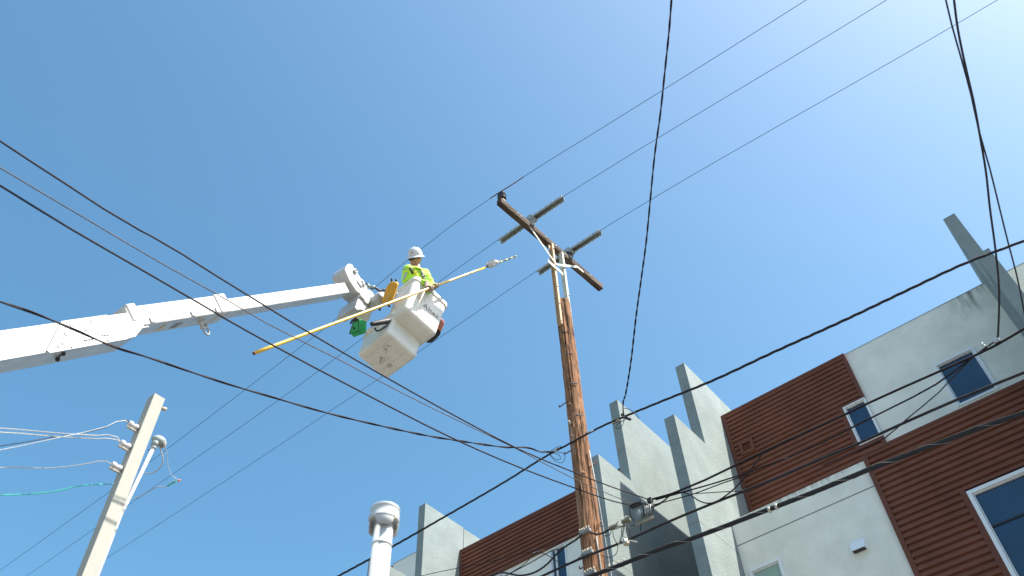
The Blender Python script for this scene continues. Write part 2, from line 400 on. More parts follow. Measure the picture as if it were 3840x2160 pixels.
# --- upper right: brown panel with narrow window, vent; cream wall with window
w1 = (-2.875, -2.365, 12.66, 13.72)
vh = (-5.37, -5.02, 13.74, 14.10)
corrugated(-5.50, -2.44, 11.7, ZR-.06, YF-.05, holes=[(w1[0]-.10, w1[1]+.1, w1[2]-.10, w1[3]+.06), vh])
part('backing_wall', MB().bx(-5.59, -2.37, YF+.02, YF+.28, 11.3, ZR-.07), 'browntrim')
trim(-5.595, -2.36, ZR-.062, ZR, YF-.05, .35, 'roof_trim')
trim(-5.595, -5.50, 11.5, ZR-.064, YF-.05); trim(-2.44, -2.36, w1[3]+.063, ZR-.064, YF-.05); trim(-2.44, -2.36, 11.8, w1[2]-.10, YF-.05)
trim(w1[0]-.10, w1[0]-.002, w1[2]-.10, w1[3]+.06, YF-.05); trim(w1[0]-.001, -2.36, w1[2]-.10, w1[2]-.003, YF-.05); trim(w1[0]-.001, -2.36, w1[3]+.003, w1[3]+.06, YF-.05)
window(*w1, YF-.05, fr=.035)
v = part('wall_vent', MB().bx(vh[0], vh[1], YF-.075, YF+.01, vh[3]-.075, vh[3]).bx(vh[0], vh[1], YF-.075, YF+.01, vh[2], vh[2]+.075)
         .bx(vh[0], vh[0]+.075, YF-.077, YF+.01, vh[2]+.074, vh[3]-.074).bx(vh[1]-.075, vh[1], YF-.077, YF+.01, vh[2]+.074, vh[3]-.074), 'browntrim')
for k in range(4):
    z = vh[2]+.10+k*.047
    MB().box(((vh[0]+vh[1])/2, YF-.04, z), (.2, .006, .036), (Vector((1, 0, 0)), Vector((0, .7, .7)), Vector((0, -.7, .7)))).build('slat', M['browntrim'], v)
w2 = (-.85, -.005, 12.55, 13.72)
wall_with_windows(-2.36, .865, 11.7, ZR-.02, YF, .26, [w2], 'stucco_cream')
wall_with_windows(1.11, 6.5, 11.7, ZR-.02, YF, .26, [(3.0, 4.0, 12.5, 13.72)], 'stucco_cream')
window(*w2, YF, fr=.055); window(3.0, 4.0, 12.5, 13.72, YF)
part('parapet_cap', MB().bx(-2.355, .86, YF-.008, YF+.28, ZR-.018, ZR), 'metal_grey')
part('parapet_cap', MB().bx(1.115, 6.5, YF-.008, YF+.28, ZR-.018, ZR), 'metal_grey')
# --- lower bay: cream box and brown siding with big window
w3 = (-5.50, -4.83, 8.6, 10.32)
zb = 11.47
wall_with_windows(-5.595, -2.69, 0, zb, YB_, .29, [w3], 'stucco_cream')
window(*w3, YB_, glass='glass', fr=.05, blind=True)
part('control_joint', MB().bx(-5.594, -2.692, YB_-.0025, YB_+.001, 10.885, 10.905), 'scuff')
w4 = (-1.345, .6, 8.0, 10.05)
corrugated(-2.60, .86, 0.2, zb+.06, YB_-.05, holes=[(w4[0]-.10, w4[1]+.1, w4[2]-.1, w4[3]+.05)])
part('backing_wall', MB().bx(-2.68, .86, YB_+.02, YB_+.28, 0, w4[2]-.1), 'browntrim')
part('backing_wall', MB().bx(-2.68, w4[0]-.01, YB_+.02, YB_+.28, w4[2]-.1, zb+.05), 'browntrim')
part('backing_wall', MB().bx(w4[0]-.01, .86, YB_+.02, YB_+.28, w4[3]+.01, zb+.05), 'browntrim')
trim(-2.69, -2.60, .1, zb+.06, YB_-.05); trim(-2.69, .86, zb+.062, zb+.12, YB_-.05, 1.2, 'bay_cap')
trim(w4[0]-.10, w4[0]-.002, w4[2]-.1, w4[3]+.05, YB_-.05)
ww = window(*w4, YB_-.06, fr=.07); zm = atY(3722, 1976, YB_).z
MB().bx(w4[0]+.09, w4[1]-.09, YB_-.03, YB_-.009, zm-.018, zm+.012).build('meeting_rail', M['black'], ww)
part('bay_roof', MB().bx(-5.59, -2.70, YB_+.02, YF-.02, zb-.04, zb-.004), 'brownroof')
# exhaust hood on the cream box
c = atY(3222, 2052, YB_); hz = c.z; hx = c.x
hd = part('exhaust_hood', MB().prism([(hx-.13, YB_-.003, hz+.13), (hx-.13, YB_-.13, hz-.09), (hx-.13, YB_-.003, hz-.09)], (.26, 0, 0)), 'whiteframe')
MB().bx(hx-.145, hx+.145, YB_-.012, YB_-.001, hz-.12, hz+.15).build('flange', M['whiteframe'], hd)
MB().bx(hx-.115, hx+.115, YB_-.115, YB_-.015, hz-.096, hz-.0925).build('opening', M['black'], hd)  # black sheet painting the shade inside the hood, which is solid

# ------------------------------------------------------------------ wooden utility pole
PX, PY = -4.525, 7.195
AX = -4.52                                     # crossarm stands just beside the pole axis
pole = thing('utility_pole', 'weathered brown wooden utility pole with a dark crossarm on steel extension brackets', 'utility pole', (PX, PY, 0))
def pr(z): return .155 - .045*min(1, z/11.3)    # taper
mb = MB(); n = 40; rows = 150; top = 11.30; vs = []
rng = random.Random(3)
cr = [(rng.uniform(0, 6.283), rng.uniform(0, 11), rng.uniform(.3, 1.6), rng.uniform(.008, .02)) for _ in range(150)]   # drying cracks
for i in range(rows+1):
    z = top*i/rows
    for k in range(n):
        a = 2*math.pi*k/n; r = pr(z)*(1+.025*math.sin(a*3+z*.7)+.018*math.sin(a*7+1.3*z+2))+rng.uniform(-.0035, .0035)
        for (ca, cz, cl, cdp) in cr:
            da = abs((a-ca+math.pi) % (2*math.pi)-math.pi)
            if da < .09 and abs(z-cz) < cl/2: r -= cdp*(1-da/.09)
        vs.append((PX+r*math.cos(a), PY+r*math.sin(a), z+(rng.uniform(-.06, .03) if i == rows else 0)))
fs = [(i*n+k, i*n+(k+1) % n, (i+1)*n+(k+1) % n, (i+1)*n+k) for i in range(rows) for k in range(n)]
fs.append(tuple(rows*n+k for k in range(n)))
mb.add(vs, fs, False); mb.build('pole_shaft', M['polewood'], pole)
def pp(name, mb, m): return mb.build(name, M[m], pole)
view = Vector((-PX, -PY, 0)).normalized(); side = Vector((-view.y, view.x, 0))     # towards the camera; 'side' is to the right in the photo
side = -side if side.dot(RT) < 0 else side
def on_pole(x, y, out=0.0):                                                        # point of the shaft seen at a pixel
    d = ray(x, y); o = Vector((CAM.x-PX, CAM.y-PY)); dd = Vector((d.x, d.y)); r = .125+out
    A_, B_, C_ = dd.dot(dd), 2*o.dot(dd), o.dot(o)-r*r; q = B_*B_-4*A_*C_
    t = (-B_-math.sqrt(max(q, 0)))/(2*A_); return CAM+d*t
# gains (old notches), their shade laid on as black slivers, and knots
for x, y in ((2135, 1327), (2152, 1437), (2170, 1554), (2118, 1246)):
    c = on_pole(x, y, -.004); nrm = (c-Vector((PX, PY, c.z))).normalized(); tg = Vector((0, 0, 1)).cross(nrm)
    mb = MB(); mb.prism([c-tg*.05+Vector((0, 0, .012)), c+tg*.05-Vector((0, 0, .004)), c+tg*.052-Vector((0, 0, .02)), c-tg*.05-Vector((0, 0, .004))], nrm*.006); pp('gain_shade', mb, 'black')
for x, y in ((2134, 1516), (2146, 1638), (2186, 1772)):
    c = on_pole(x, y, 0); nrm = (c-Vector((PX, PY, c.z))).normalized()
    mb = MB(); mb.lathe(c, nrm, [(-.01, .024), (.004, .022), (.006, .01)], 10); pp('knot', mb, 'polewood')
# pole-top steel brackets, on the street side and the building side of the pole
for sy, m_, zb_, zt_ in ((-1, 'tansteel', atY(2088, 1226, PY-.13).z, 12.66), (1, 'palesteel', atY(2138, 1249, PY+.13).z, 12.69)):
    y0 = PY+sy*.112; mb = MB()
    zc = (zb_+zt_)/2; h = zt_-zb_
    mb.box((PX, y0+sy*.008, zc), (.072, .012, h), None, .002).box((PX-.034, y0+sy*.03, zc), (.007, .04, h), None, .002).box((PX+.034, y0+sy*.03, zc), (.007, .04, h), None, .002)
    b_ = pp('extension_bracket', mb, m_)
    for zz in (zb_+.05, zb_+.45, zb_+.85, zt_-.15, zt_-.6):
        MB().lathe((PX+.038, y0+sy*.03, zz), (1, 0, 0), [(0, .012), (.010, .012), (.012, .006)], 8).build('bolt', M['metal_grey'], b_)
# crossarm along Y
A0, A1, AZ_ = 5.90, 8.44, 12.765
def armx(y): return -4.665+(y-5.946)*.0688
mb = MB(); nseg = 30; vs = []
for i in range(nseg+1):
    y = A0+(A1-A0)*i/nseg
    for sx, sz in ((-1, -1), (1, -1), (1, 1), (-1, 1)):
        vs.append((armx(y)+sx*(.048+rng.uniform(-.002, .002)), y+rng.uniform(-.004, .004)*(i in (0, nseg)), AZ_+sz*(.062+rng.uniform(-.002, .002))))
fs = [(i*4+k, i*4+(k+1) % 4, i*4+4+(k+1) % 4, i*4+4+k) for i in range(nseg) for k in range(4)]+[(3, 2, 1, 0), tuple(nseg*4+k for k in range(4))]
mb.add(vs, fs); arm = pp('crossarm', mb, 'armwood')
for y in (6.28, 6.36, 6.95, 7.2, 7.45, 8.1):
    MB().lathe((armx(y)-.046, y, AZ_), (-1, 0, 0), [(0, .018), (.006, .018), (.008, .009), (.02, .009)], 8).build('bolt', M['metal_grey'], arm)
    MB().lathe((armx(y)+.046, y, AZ_), (1, 0, 0), [(0, .018), (.006, .018), (.008, .009), (.02, .009)], 8).build('bolt', M['metal_grey'], arm)
# V brace: bent strap below the arm
br = [atX(1820+x*.345, 660+y*.345, X_) for x, y, X_ in ((455, 515, -4.60), (500, 575, -4.58), (690, 850, -4.48), (768, 955, -4.46), (800, 968, -4.46), (1000, 988, -4.46), (1062, 1042, -4.47))]
mb = MB()
for a, b in zip(br[:-1], br[1:]):
    d = b-a; L_ = d.length; d.normalize(); u = Vector((1, 0, 0)).cross(d).normalized()
    mb.box((a+b)/2, (L_+.015, .042, .010), (d, u, d.cross(u)), .002)
pp('arm_brace', mb, 'palesteel')
a, b = atX(2055, 978, -4.475), atX(2111, 1028, -4.475); d = (b-a).normalized()
pp('tie_plate', MB().box((a+b)/2, ((b-a).length, .008, .07), (d, Vector((1, 0, 0)).cross(d).cross(d).normalized(), Vector((1, 0, 0)).cross(d).normalized()), .002), 'palesteel')
# black pin insulator at the street end
ia = Vector((armx(5.97), 5.97, AZ_+.062))
pp('pin_insulator', MB().lathe(ia, (0, 0, 1), [(h_*1.35, r_*1.22) for h_, r_ in [(0, .02), (.05, .02), (.055, .05), (.07, .062), (.08, .045), (.09, .062), (.10, .045), (.11, .062), (.12, .045), (.13, .060), (.14, .043), (.15, .056), (.16, .04), (.175, .045), (.19, .03), (.195, .0)]], 20), 'insul')
pp('insulator_saddle', MB().box(ia+Vector((0, 0, .015)), (.10, .06, .03), None, .006), 'pin')
pins = []
for yy in (6.66, 7.62):
    p0 = Vector((armx(yy), yy, AZ_+.062)); pins.append(p0)
    pp('pin_insulator', MB().lathe(p0, (0, 0, 1), [(0, .02), (.04, .02), (.045, .05), (.06, .07), (.07, .05), (.085, .075), (.095, .055), (.11, .078), (.12, .055), (.135, .075), (.15, .05), (.17, .055), (.19, .03), (.2, 0)], 20), 'guard' if yy < 7 else 'insul')
    pp('insulator_collar', MB().lathe(p0, (0, 0, 1), [(0, .04), (.012, .055), (.035, .055), (.04, .03)], 14), 'pin')
# steps, conduits, peg, clamps
def step(x0, y0, x1, y1):
    a = on_pole(x0, y0, -.03); b = P(x1, y1, (a-CAM).dot(FW)); a = a+(a-b).normalized()*.03
    pp('pole_step', MB().tube([a, b], .008, 6).tube([b, b+Vector((0, 0, .035))], .008, 6), 'rust')
for q in ((2118, 1512, 2098, 1527), (2140, 1690, 2118, 1703), (2205, 1757, 2235, 1736), (2196, 2123, 2174, 2134), (2228, 1978, 2252, 1962)): step(*q)
pp('conduit', MB().tube([on_pole(2200, 1690, .0)+side*.03+Vector((0, 0, 0)), on_pole(2222, 1830, .01)+side*.045, on_pole(2250, 2000, .01)+side*.045, on_pole(2275, 2150, .01)+side*.045, Vector((PX, PY, .1))+side*.19+view*.02], .0095, 8), 'dullsteel')
pp('conduit', MB().tube([on_pole(2236, 2012, .01), on_pole(2243, 2060, .012), on_pole(2258, 2160, .014), Vector((PX, PY, .1))+view*.19+side*.05], .009, 8), 'dullsteel')
a = on_pole(2140, 1592, 0); pp('wire_peg', MB().tube([a, a+view*.05-side*.02+Vector((0, 0, .03))], [.014, .011], 8), 'pin')
pp('ground_wire', MB().tube([on_pole(2141, 1600, .004), on_pole(2145, 1640, .003), on_pole(2152, 1700, .003)], .003, 5), 'metal_grey')
for (x, y) in ((2194, 1994), (2203, 2075), (2213, 2150)):
    c = on_pole(x, y, .02); ax = (Vector((1, 0, -.02)).normalized(), Vector((0, 1, 0)), Vector((.02, 0, 1)).normalized())
    cl = pp('cable_clamp', MB().box(c, (.15, .045, .04), ax, .006), 'dullsteel')
    for k in range(5):
        q = c+ax[0]*(-.06+k*.03)+Vector((0, -.006, .022)); MB().tube([q, q+Vector((rng.uniform(-.01, .01), rng.uniform(-.012, 0), .03))], [.007, .008], 6).build('bolt', M['pin'], cl)
c = on_pole(2228, 2162, .03); pp('pole_tag', MB().box(c, (.13, .006, .03), None, .001), 'whiteframe')

# grey insulator covers with scalloped hose arms on the two inner wires
def cover(p0, label):
    t = thing('insulator_cover', label, 'insulator cover', p0, 'scalloped grey covers on the crossarm wires')
    zc = p0.z+.215
    MB().prism([p0+Vector((-.085, -.06, .14)), p0+Vector((-.05, -.06, .245)), p0+Vector((.05, -.06, .255)), p0+Vector((.10, -.06, .15)), p0+Vector((.06, -.06, .12)), p0+Vector((-.05, -.06, .12))], (0, .12, 0)).build('hood', M['guard'], t)
    for sx in (-1, 1):
        mb = MB(); n = 11; L_ = .61
        for k in range(n):
            x0 = p0.x+sx*(.065+L_*k/n); x1 = p0.x+sx*(.065+L_*(k+1.0)/n); r = .042 if k % 2 else .0385; dz = -.012*k/n
            prof = [(math.cos(math.pi*j/8)*r, math.sin(math.pi*j/8)*r) for j in range(9)]
            prof = [(r+.006, -.05), (r, -.03)]+prof+[(-r, -.03), (-r-.006, -.05)]
            inner = [(y*.82, z*.82) for y, z in prof[::-1]]
            poly = [(x0, p0.y+y, zc+dz+z) for y, z in prof+inner]
            mb.prism(poly, (x1-x0, 0, 0))
            for sy in (-1, 1): mb.box(((x0+x1)/2, p0.y+sy*(r+.004), zc+dz-.052), (.030, .014, .014), None, .003)
            mb.lathe((x0, p0.y, zc+dz+r), (0, 0, 1), [(-.004, .010), (.006, .009), (.009, .004)], 7)
        mb.build('hose_arm', M['guard'], t)
    return t
cover(pins[0], 'grey scalloped insulator cover on the crossarm, nearer its street end')
cover(pins[1], 'grey scalloped insulator cover on the crossarm, nearer the building')

# ------------------------------------------------------------------ wires and cables
def wire(name, pts, r, m, label, cat, group=None, n=7, step_=.4):
    sp = spline(pts, step_); o = MB().tube(sp, r, n).build(name, M[m]); return tag(o, label, cat, group)
def twisted(name, pts, r, m, label, cat, strands=3, pitch=.42, group=None, m2=None, wob=0):
    sp = spline(pts, .05); mb = MB(); s_ = 0; ph = []
    for i, p in enumerate(sp):
        if i: s_ += (p-sp[i-1]).length
        ph.append(s_)
    for k in range(strands):
        q = []; prev = Vector((0, 0, 1)); rr = r*(.66 if strands > 1 else 1)
        for i, p in enumerate(sp):
            t = (sp[min(i+1, len(sp)-1)]-sp[max(i-1, 0)]).normalized(); prev = (prev-t*prev.dot(t)).normalized(); b = t.cross(prev)
            an = 2*math.pi*(ph[i]/pitch+k/strands)+.8*math.sin(ph[i]*1.7)
            q.append(p+(prev*math.cos(an)+b*math.sin(an))*r*(0 if strands == 1 else .46+.12*math.sin(ph[i]*.9)))
        mb.tube(q, rr, 5)
    return tag(mb.build(name, M[m]), label, cat, group)
G1 = 'bare power lines on the crossarm'
def span(pix, Y): return [atY(x, y, Y) for x, y in pix]
def lineX(pix, Y, x0, x1, z0, z1): return [Vector((x0, Y, z0))]+span(pix, Y)+[Vector((x1, Y, z1))]
wire('power_line', lineX([(0, 2139), (539, 1749), (1216, 1232), (1820, 757), (1890, 712), (1968, 660), (2240, 491), (3023, 0)], 5.97-.06, -60, 24, 12.7, 12.3), .0042, 'wire', 'thin power line over the black pin insulator at the street end of the crossarm', 'power line', G1, 5)
wire('power_line', lineX([(99, 2160), (576, 1828), (1128, 1440), (1358, 1270), (1891, 884), (2125, 729), (2240, 657), (3324, 0)], 6.66, -60, 24, 13.0, 12.4), .0042, 'wire', 'middle power line running through the street side grey cover', 'power line', G1, 5)
wire('power_line', lineX([(383, 2104), (1000, 1701), (1280, 1514), (1427, 1416), (1745, 1200), (2022, 1010), (2255, 862), (3740, 0)], 7.62, -60, 24, 13.2, 12.4), .0042, 'wire', 'power line running through the grey cover nearest the building', 'power line', G1, 5)
a = atY(1890, 712, 5.91)
tag(MB().tube(spline(span([(1838, 744), (1865, 726), (1890, 711), (1930, 686), (1965, 662)], 5.905), .03), .0085, 6).build('line_tie', M['rust']), 'dark wrapped tie binding the wire to the black pin insulator', 'wire tie')

MY = PY-.14
msg = lineX([(1269, 2160), (1460, 2056), (1677, 1932), (1904, 1800), (2068, 1699), (2133, 1665), (2195, 1631), (2254, 1600), (2337, 1564), (2480, 1505), (2670, 1428), (2900, 1321), (3172, 1198), (3420, 1080), (3606, 993), (3840, 903)], MY, -45, 20, 9.3, 8.6)
twisted('service_cable', msg, .014, 'cable', 'twisted black service cable crossing behind the pole at the loose splice', 'cable', 3, .5)
# telephone cables on the street side of the pole
TY = PY-.17
wire('telephone_cable', lineX([(2034, 2160), (2121, 2120), (2186, 2091), (2242, 2069), (2364, 2021), (2478, 1969), (2667, 1890), (2787, 1843), (2936, 1783), (3085, 1718), (3224, 1661), (3398, 1582), (3588, 1499), (3840, 1397)], TY, -40, 20, 7.6, 7.2), .0135, 'cable', 'thick black telephone cable in the middle clamp of the pole', 'cable', None, 8)
s2 = lineX([(2224, 2160), (2283, 2138), (2364, 2106), (2500, 2053), (2588, 2024), (2737, 1969), (2886, 1912), (3085, 1835), (3259, 1763), (3468, 1684), (3695, 1600), (3840, 1552)], TY, -40, 20, 7.3, 6.9)
lc = thing('lashed_cable', 'thick black lashed cable bundle in the lowest pole clamp, nearest the ground', 'cable', (PX, TY, 6.5))
sp = spline(s2, .4)
MB().tube(sp, .017, 8).build('main_cable', M['cable'], lc)
MB().tube([p+Vector((0, -.006, .022)) for p in sp], .008, 6).build('support_strand', M['cabletan'], lc)
mb = MB(); q = []
sp5 = spline(s2[1:], .05)
for i, p in enumerate(sp5): an = i*.75; q.append(p+Vector((0, math.cos(an)*.023-.003, math.sin(an)*.028+.006)))
mb.tube(q, .0018, 4); mb.build('lashing_wire', M['dullsteel'], lc)
for x, y in ((2886, 1912), (2912, 1900)):
    c = atY(x, y, TY); MB().lathe(c-Vector((.012, 0, 0)), (1, 0, -.03), [(0, .03), (.024, .03)], 12).build('band', M['pin'], lc)
for x, y in ((2300, 2122), (2318, 2114), (2340, 2106), (2284, 2128)):
    c = atY(x, y, TY-.01); MB().tube([c, c+Vector((.004, -.005, .035))], .007, 6).build('tap_pin', M['tan'], lc)
# thinner drops to the right
wire('drop_cable', [atY(2434, 1875, TY-.05)]+span([(2518, 1852), (2772, 1738), (2960, 1649), (3174, 1552), (3249, 1515), (3513, 1397), (3731, 1297), (3840, 1233)], TY-.05)+[Vector((20, TY-.05, 7.6))], .0115, 'cablebrown', 'brown drop cable, topmost of those leading right from the terminal', 'cable', 'cables leading right from the terminal', 7)
wire('drop_cable', span([(2459, 1874), (2560, 1846), (2772, 1783), (3085, 1659), (3199, 1601), (3333, 1534), (3512, 1440), (3650, 1338), (3738, 1274)], TY-.05), .0085, 'cablebrown', 'thin brown drop cable crossing the narrow window just below the top one', 'cable', 'cables leading right from the terminal', 6)
wire('drop_cable', span([(2445, 1895), (2530, 1872), (2608, 1850), (2700, 1815), (2772, 1790), (2860, 1750), (2960, 1716)], TY-.06), .0065, 'cablebrown', 'short brown drop cable running from the terminal to below the siding vent', 'cable', 'cables leading right from the terminal', 6)
wire('drop_cable', span([(3085, 1745), (3200, 1695), (3321, 1640), (3400, 1572), (3520, 1472), (3656, 1332), (3735, 1276)], TY-.04), .006, 'cable', 'thin black drop cable climbing steeply past the upper window', 'cable', 'cables leading right from the terminal', 6)
wire('slack_loop', span([(2440, 1905), (2490, 1878), (2520, 1852), (2560, 1846), (2590, 1856), (2616, 1875), (2645, 1886), (2672, 1886), (2720, 1860), (2760, 1827), (2802, 1778), (2840, 1728), (2861, 1697)], TY-.03), .0075, 'cable', 'black slack cable loop hanging right of the terminal in front of the fin walls', 'cable', None, 7, .06)
wire('drop_cable', span([(2608, 1851), (2700, 1845), (2791, 1840)], TY-.03), .005, 'cable', 'short level black wire across the grey fin beside the slack loop', 'cable', None, 5)
# left of the pole
wire('telephone_cable', span([(1700, 2210), (1800, 2178), (1884, 2147), (1919, 2153), (1943, 2158), (1964, 2157), (2008, 2145), (2057, 2111), (2085, 2080), (2117, 2052), (2171, 2015), (2182, 2004)], TY), .011, 'cable', 'black cable sagging left from the top pole clamp past the far window', 'cable', None, 7, .05)
wire('telephone_wire', span([(1577, 2160), (1722, 2129), (1780, 2119), (1878, 2095), (1992, 2068), (2100, 2030), (2174, 2000)], TY), .0045, 'cablebrown', 'thin brown wire running left from the top pole clamp under the siding', 'cable', None, 5)
wire('telephone_wire', span([(1880, 2168), (1917, 2148), (1990, 2110), (2062, 2069), (2090, 2058)], TY), .006, 'cable', 'black wire ending at a hook in front of the far window', 'cable', None, 6)
wire('telephone_wire', span([(1895, 2160), (1925, 2142), (1975, 2108), (2000, 2078), (2014, 2070), (2028, 2072), (2060, 2086), (2095, 2107), (2130, 2113), (2160, 2100), (2186, 2078)], TY-.02), .0045, 'cable', 'looping thin wire between the splice knot and the middle pole clamp', 'cable', None, 6, .05)
kn = thing('splice_knot', 'small dark splice knot on the thin wire left of the pole clamps', 'cable splice', atY(2030, 2066, TY))
c = atY(2032, 2066, TY); MB().box(c, (.07, .03, .03), None, .006).build('clip', M['rust'], kn)
c = atY(2000, 2072, TY); MB().tube([c, atY(2032, 2066, TY)], .006, 6).build('link', M['metal_grey'], kn)

# service drops from the left
def drop(name, pix, zl, endY, r, m, label, strands=1, ext=3.5):
    A = P(*pix[0], zl); B = atY(*pix[-1], endY)
    pts = vplane(pix, A, B); d0 = pts[0]-pts[1]; d0.z *= .2
    pts = [pts[0]+d0.normalized()*ext+Vector((0, 0, .25))]+pts
    if strands > 1: return twisted(name, pts, r, m, label, 'cable', strands, .8, 'drop cables sweeping in from the left')
    return wire(name, pts, r, m, label, 'cable', 'drop cables sweeping in from the left', 7, .3)
D1 = [(0, 529), (248, 691), (527, 865), (561, 882), (795, 1024), (1083, 1202), (1432, 1406), (1735, 1575), (1944, 1684), (2150, 1770), (2280, 1821), (2433, 1873)]
D2 = [(0, 629), (318, 818), (596, 982), (815, 1104), (1000, 1212), (1263, 1344), (1497, 1468), (1775, 1605), (1939, 1684), (2024, 1729), (2150, 1794), (2280, 1852), (2375, 1889)]
D3 = [(0, 696), (268, 860), (497, 992), (716, 1119), (857, 1202), (1000, 1282), (1348, 1466), (1711, 1650), (1964, 1759), (2158, 1831), (2294, 1878), (2362, 1894)]
D4 = [(0, 1131), (109, 1167), (272, 1233), (435, 1303), (543, 1336), (679, 1382), (855, 1440), (1014, 1487), (1214, 1545), (1412, 1593), (1621, 1637), (1735, 1655), (1894, 1677), (1999, 1684), (2024, 1694), (2058, 1694), (2075, 1697)]
drop('drop_cable', D1, 5.0, TY-.06, .0065, 'cablebrown', 'dark drop cable from the left edge, highest of the four over the boom')
drop('drop_cable', D2, 5.0, TY-.06, .0042, 'cabletan', 'thin pale brown drop cable from the left edge, between the two darker ones')
drop('drop_cable', D3, 5.0, TY-.06, .0068, 'cablebrown', 'dark drop cable from the left edge crossing the boom sleeve above the shackle')
drop('drop_cable', D4, 5.6, MY-.02, .010, 'cablebrown', 'twisted brown drop cable crossing the outer boom, lowest of the four', 2)
# overhead drops
def drop2(pix, z0, endY, r, m, label, strands):
    A = P(*pix[0], z0); B = atY(*pix[-1], endY); pts = vplane(pix, A, B)
    d0 = (pts[0]-pts[1]).normalized(); pts = [pts[0]+d0*4]+pts
    return twisted('overhead_drop', pts, r, m, label, 'cable', strands, .33, 'drop cables passing overhead')
drop2([(2518, 0), (2511, 93), (2492, 279), (2479, 404), (2454, 590), (2439, 745), (2424, 900), (2405, 1043), (2386, 1180), (2367, 1347), (2346, 1478), (2336, 1527), (2338, 1560)], 6.4, MY, .0092, 'cablebrown', 'twisted brown drop cable hanging from the top edge to the knot above the fin walls', 2)
drop2([(3578, 0), (3588, 81), (3631, 292), (3650, 373), (3675, 509), (3697, 640), (3712, 776), (3732, 926), (3746, 1069), (3747, 1141), (3742, 1268)], 6.2, TY-.05, .009, 'cable', 'thicker dark drop cable at the top right, ending on the cables by the upper window', 1)
wire('overhead_drop', (lambda A, B: (lambda q: [q[0]+(q[0]-q[1]).normalized()*4.5]+q)(vplane([(3547, 0), (3569, 93), (3606, 224), (3641, 354), (3668, 478), (3712, 633), (3749, 783), (3783, 920), (3811, 1025), (3838, 1157), (3850, 1230)], A, B)))(P(3547, 0, 6.1), atY(3850, 1230, TY-.05)), .0065, 'cable', 'thinner dark drop cable at the top right, crossing the tall right fin wall', 'cable', 'drop cables passing overhead', 6)

# ------------------------------------------------------------------ splices and terminals
def curl(pts, r, m, parent, name='jumper_wire', step_=.02): MB().tube(spline(pts, step_), r, 5).build(name, M[m], parent)
def sq(pix, Y): return [atY(x, y, Y) for x, y in pix]
k1 = thing('cable_splice', 'knot of splice connectors with a hanging loop just left of the wooden pole', 'cable splice', atY(2080, 1695, MY))
for i, (x, y) in enumerate(((2072, 1696), (2084, 1690), (2094, 1684))):
    c = atY(x, y, MY-.012); MB().box(c, (.035, .03, .03), None, .006).build('connector', M['tan' if i % 2 else 'rust'], k1)
for q in ([(2056, 1694), (2075, 1722), (2092, 1733), (2108, 1735), (2118, 1722), (2117, 1707), (2105, 1697), (2088, 1698)], [(2058, 1696), (2070, 1712), (2090, 1724), (2102, 1722), (2098, 1708), (2080, 1700)], [(2050, 1700), (2075, 1685), (2095, 1674), (2104, 1672), (2100, 1680)]):
    curl(sq(q, MY-.02), .0035, 'cable', k1)
k2 = thing('cable_splice', 'dark splice knot with loose curls where the overhead drop meets the service cable', 'cable splice', atY(2345, 1562, MY))
for x, y in ((2335, 1556), (2348, 1567), (2360, 1572)):
    MB().box(atY(x, y, MY-.012), (.045, .03, .028), (Vector((.8, 0, -.6)), Vector((0, 1, 0)), Vector((.6, 0, .8))), .005).build('connector', M['rubber'], k2)
for q in ([(2338, 1530), (2360, 1535), (2378, 1546), (2390, 1560), (2396, 1570)], [(2339, 1560), (2338, 1585), (2328, 1602), (2314, 1608), (2309, 1604), (2318, 1590), (2336, 1578), (2352, 1570)], [(2300, 1582), (2330, 1570), (2352, 1558), (2376, 1548)], [(2298, 1588), (2335, 1578), (2360, 1566)]):
    curl(sq(q, MY-.02), .0042, 'cable', k2)
MB().tube(sq([(2296, 1588), (2324, 1573)], MY), .012, 6).build('sleeve', M['tan'], k2)
MB().tube(sq([(2197, 1624), (2216, 1618), (2224, 1614)], MY-.02), .008, 6).build('sleeve', M['metal_grey'], k2)
ch = thing('dead_end_grip', 'pale dead end grip holding the service cable right against the pole', 'cable grip', atY(2200, 1626, MY))
MB().tube(sq([(2195, 1625), (2212, 1620), (2228, 1612)], MY+.01), .007, 6).build('grip', M['metal_grey'], ch)
tb = thing('terminal_box', 'comb fronted cable terminal box hanging from wires in front of the dark recess', 'terminal box', atY(2415, 1940, TY-.06))
ax_ = (Vector((1, 0, -.05)).normalized(), Vector((0, 1, 0)), Vector((.05, 0, 1)).normalized())
c = atY(2420, 1950, TY-.07); MB().box(c, (.20, .05, .035), ax_, .008).build('housing', M['olive'], tb)
for k in range(11):
    q = c+ax_[0]*(-.10+k*.02)+Vector((0, -.03, -.02)); MB().tube([q, q+Vector((0, 0, -.022))], .0045, 5).build('pin', M['pin'], tb)
MB().box(c+Vector((.02, .01, .07)), (.13, .02, .03), ax_, .006).build('cover', M['rubber'], tb)
for k in range(7):
    q = c+ax_[0]*(-.095+k*.015)+Vector((0, -.022, .03)); MB().tube([q, q+Vector((0, 0, .11))], .003, 4).build('rib', M['guard'], tb)
for k in range(4):
    q = c+ax_[0]*(.03+k*.022)+Vector((0, -.03, .03)); MB().tube([q, q+Vector((.01, -.01, .05)), q+Vector((.012, 0, .11))], .0045, 5).build('lead', M['pin'], tb)
MB().box(atY(2388, 1893, TY-.06), (.16, .05, .035), ax_, .008).build('hanger', M['rubber'], tb)
MB().box(atY(2438, 1877, TY-.06), (.06, .05, .06), ax_, .01).build('hanger', M['rubber'], tb)
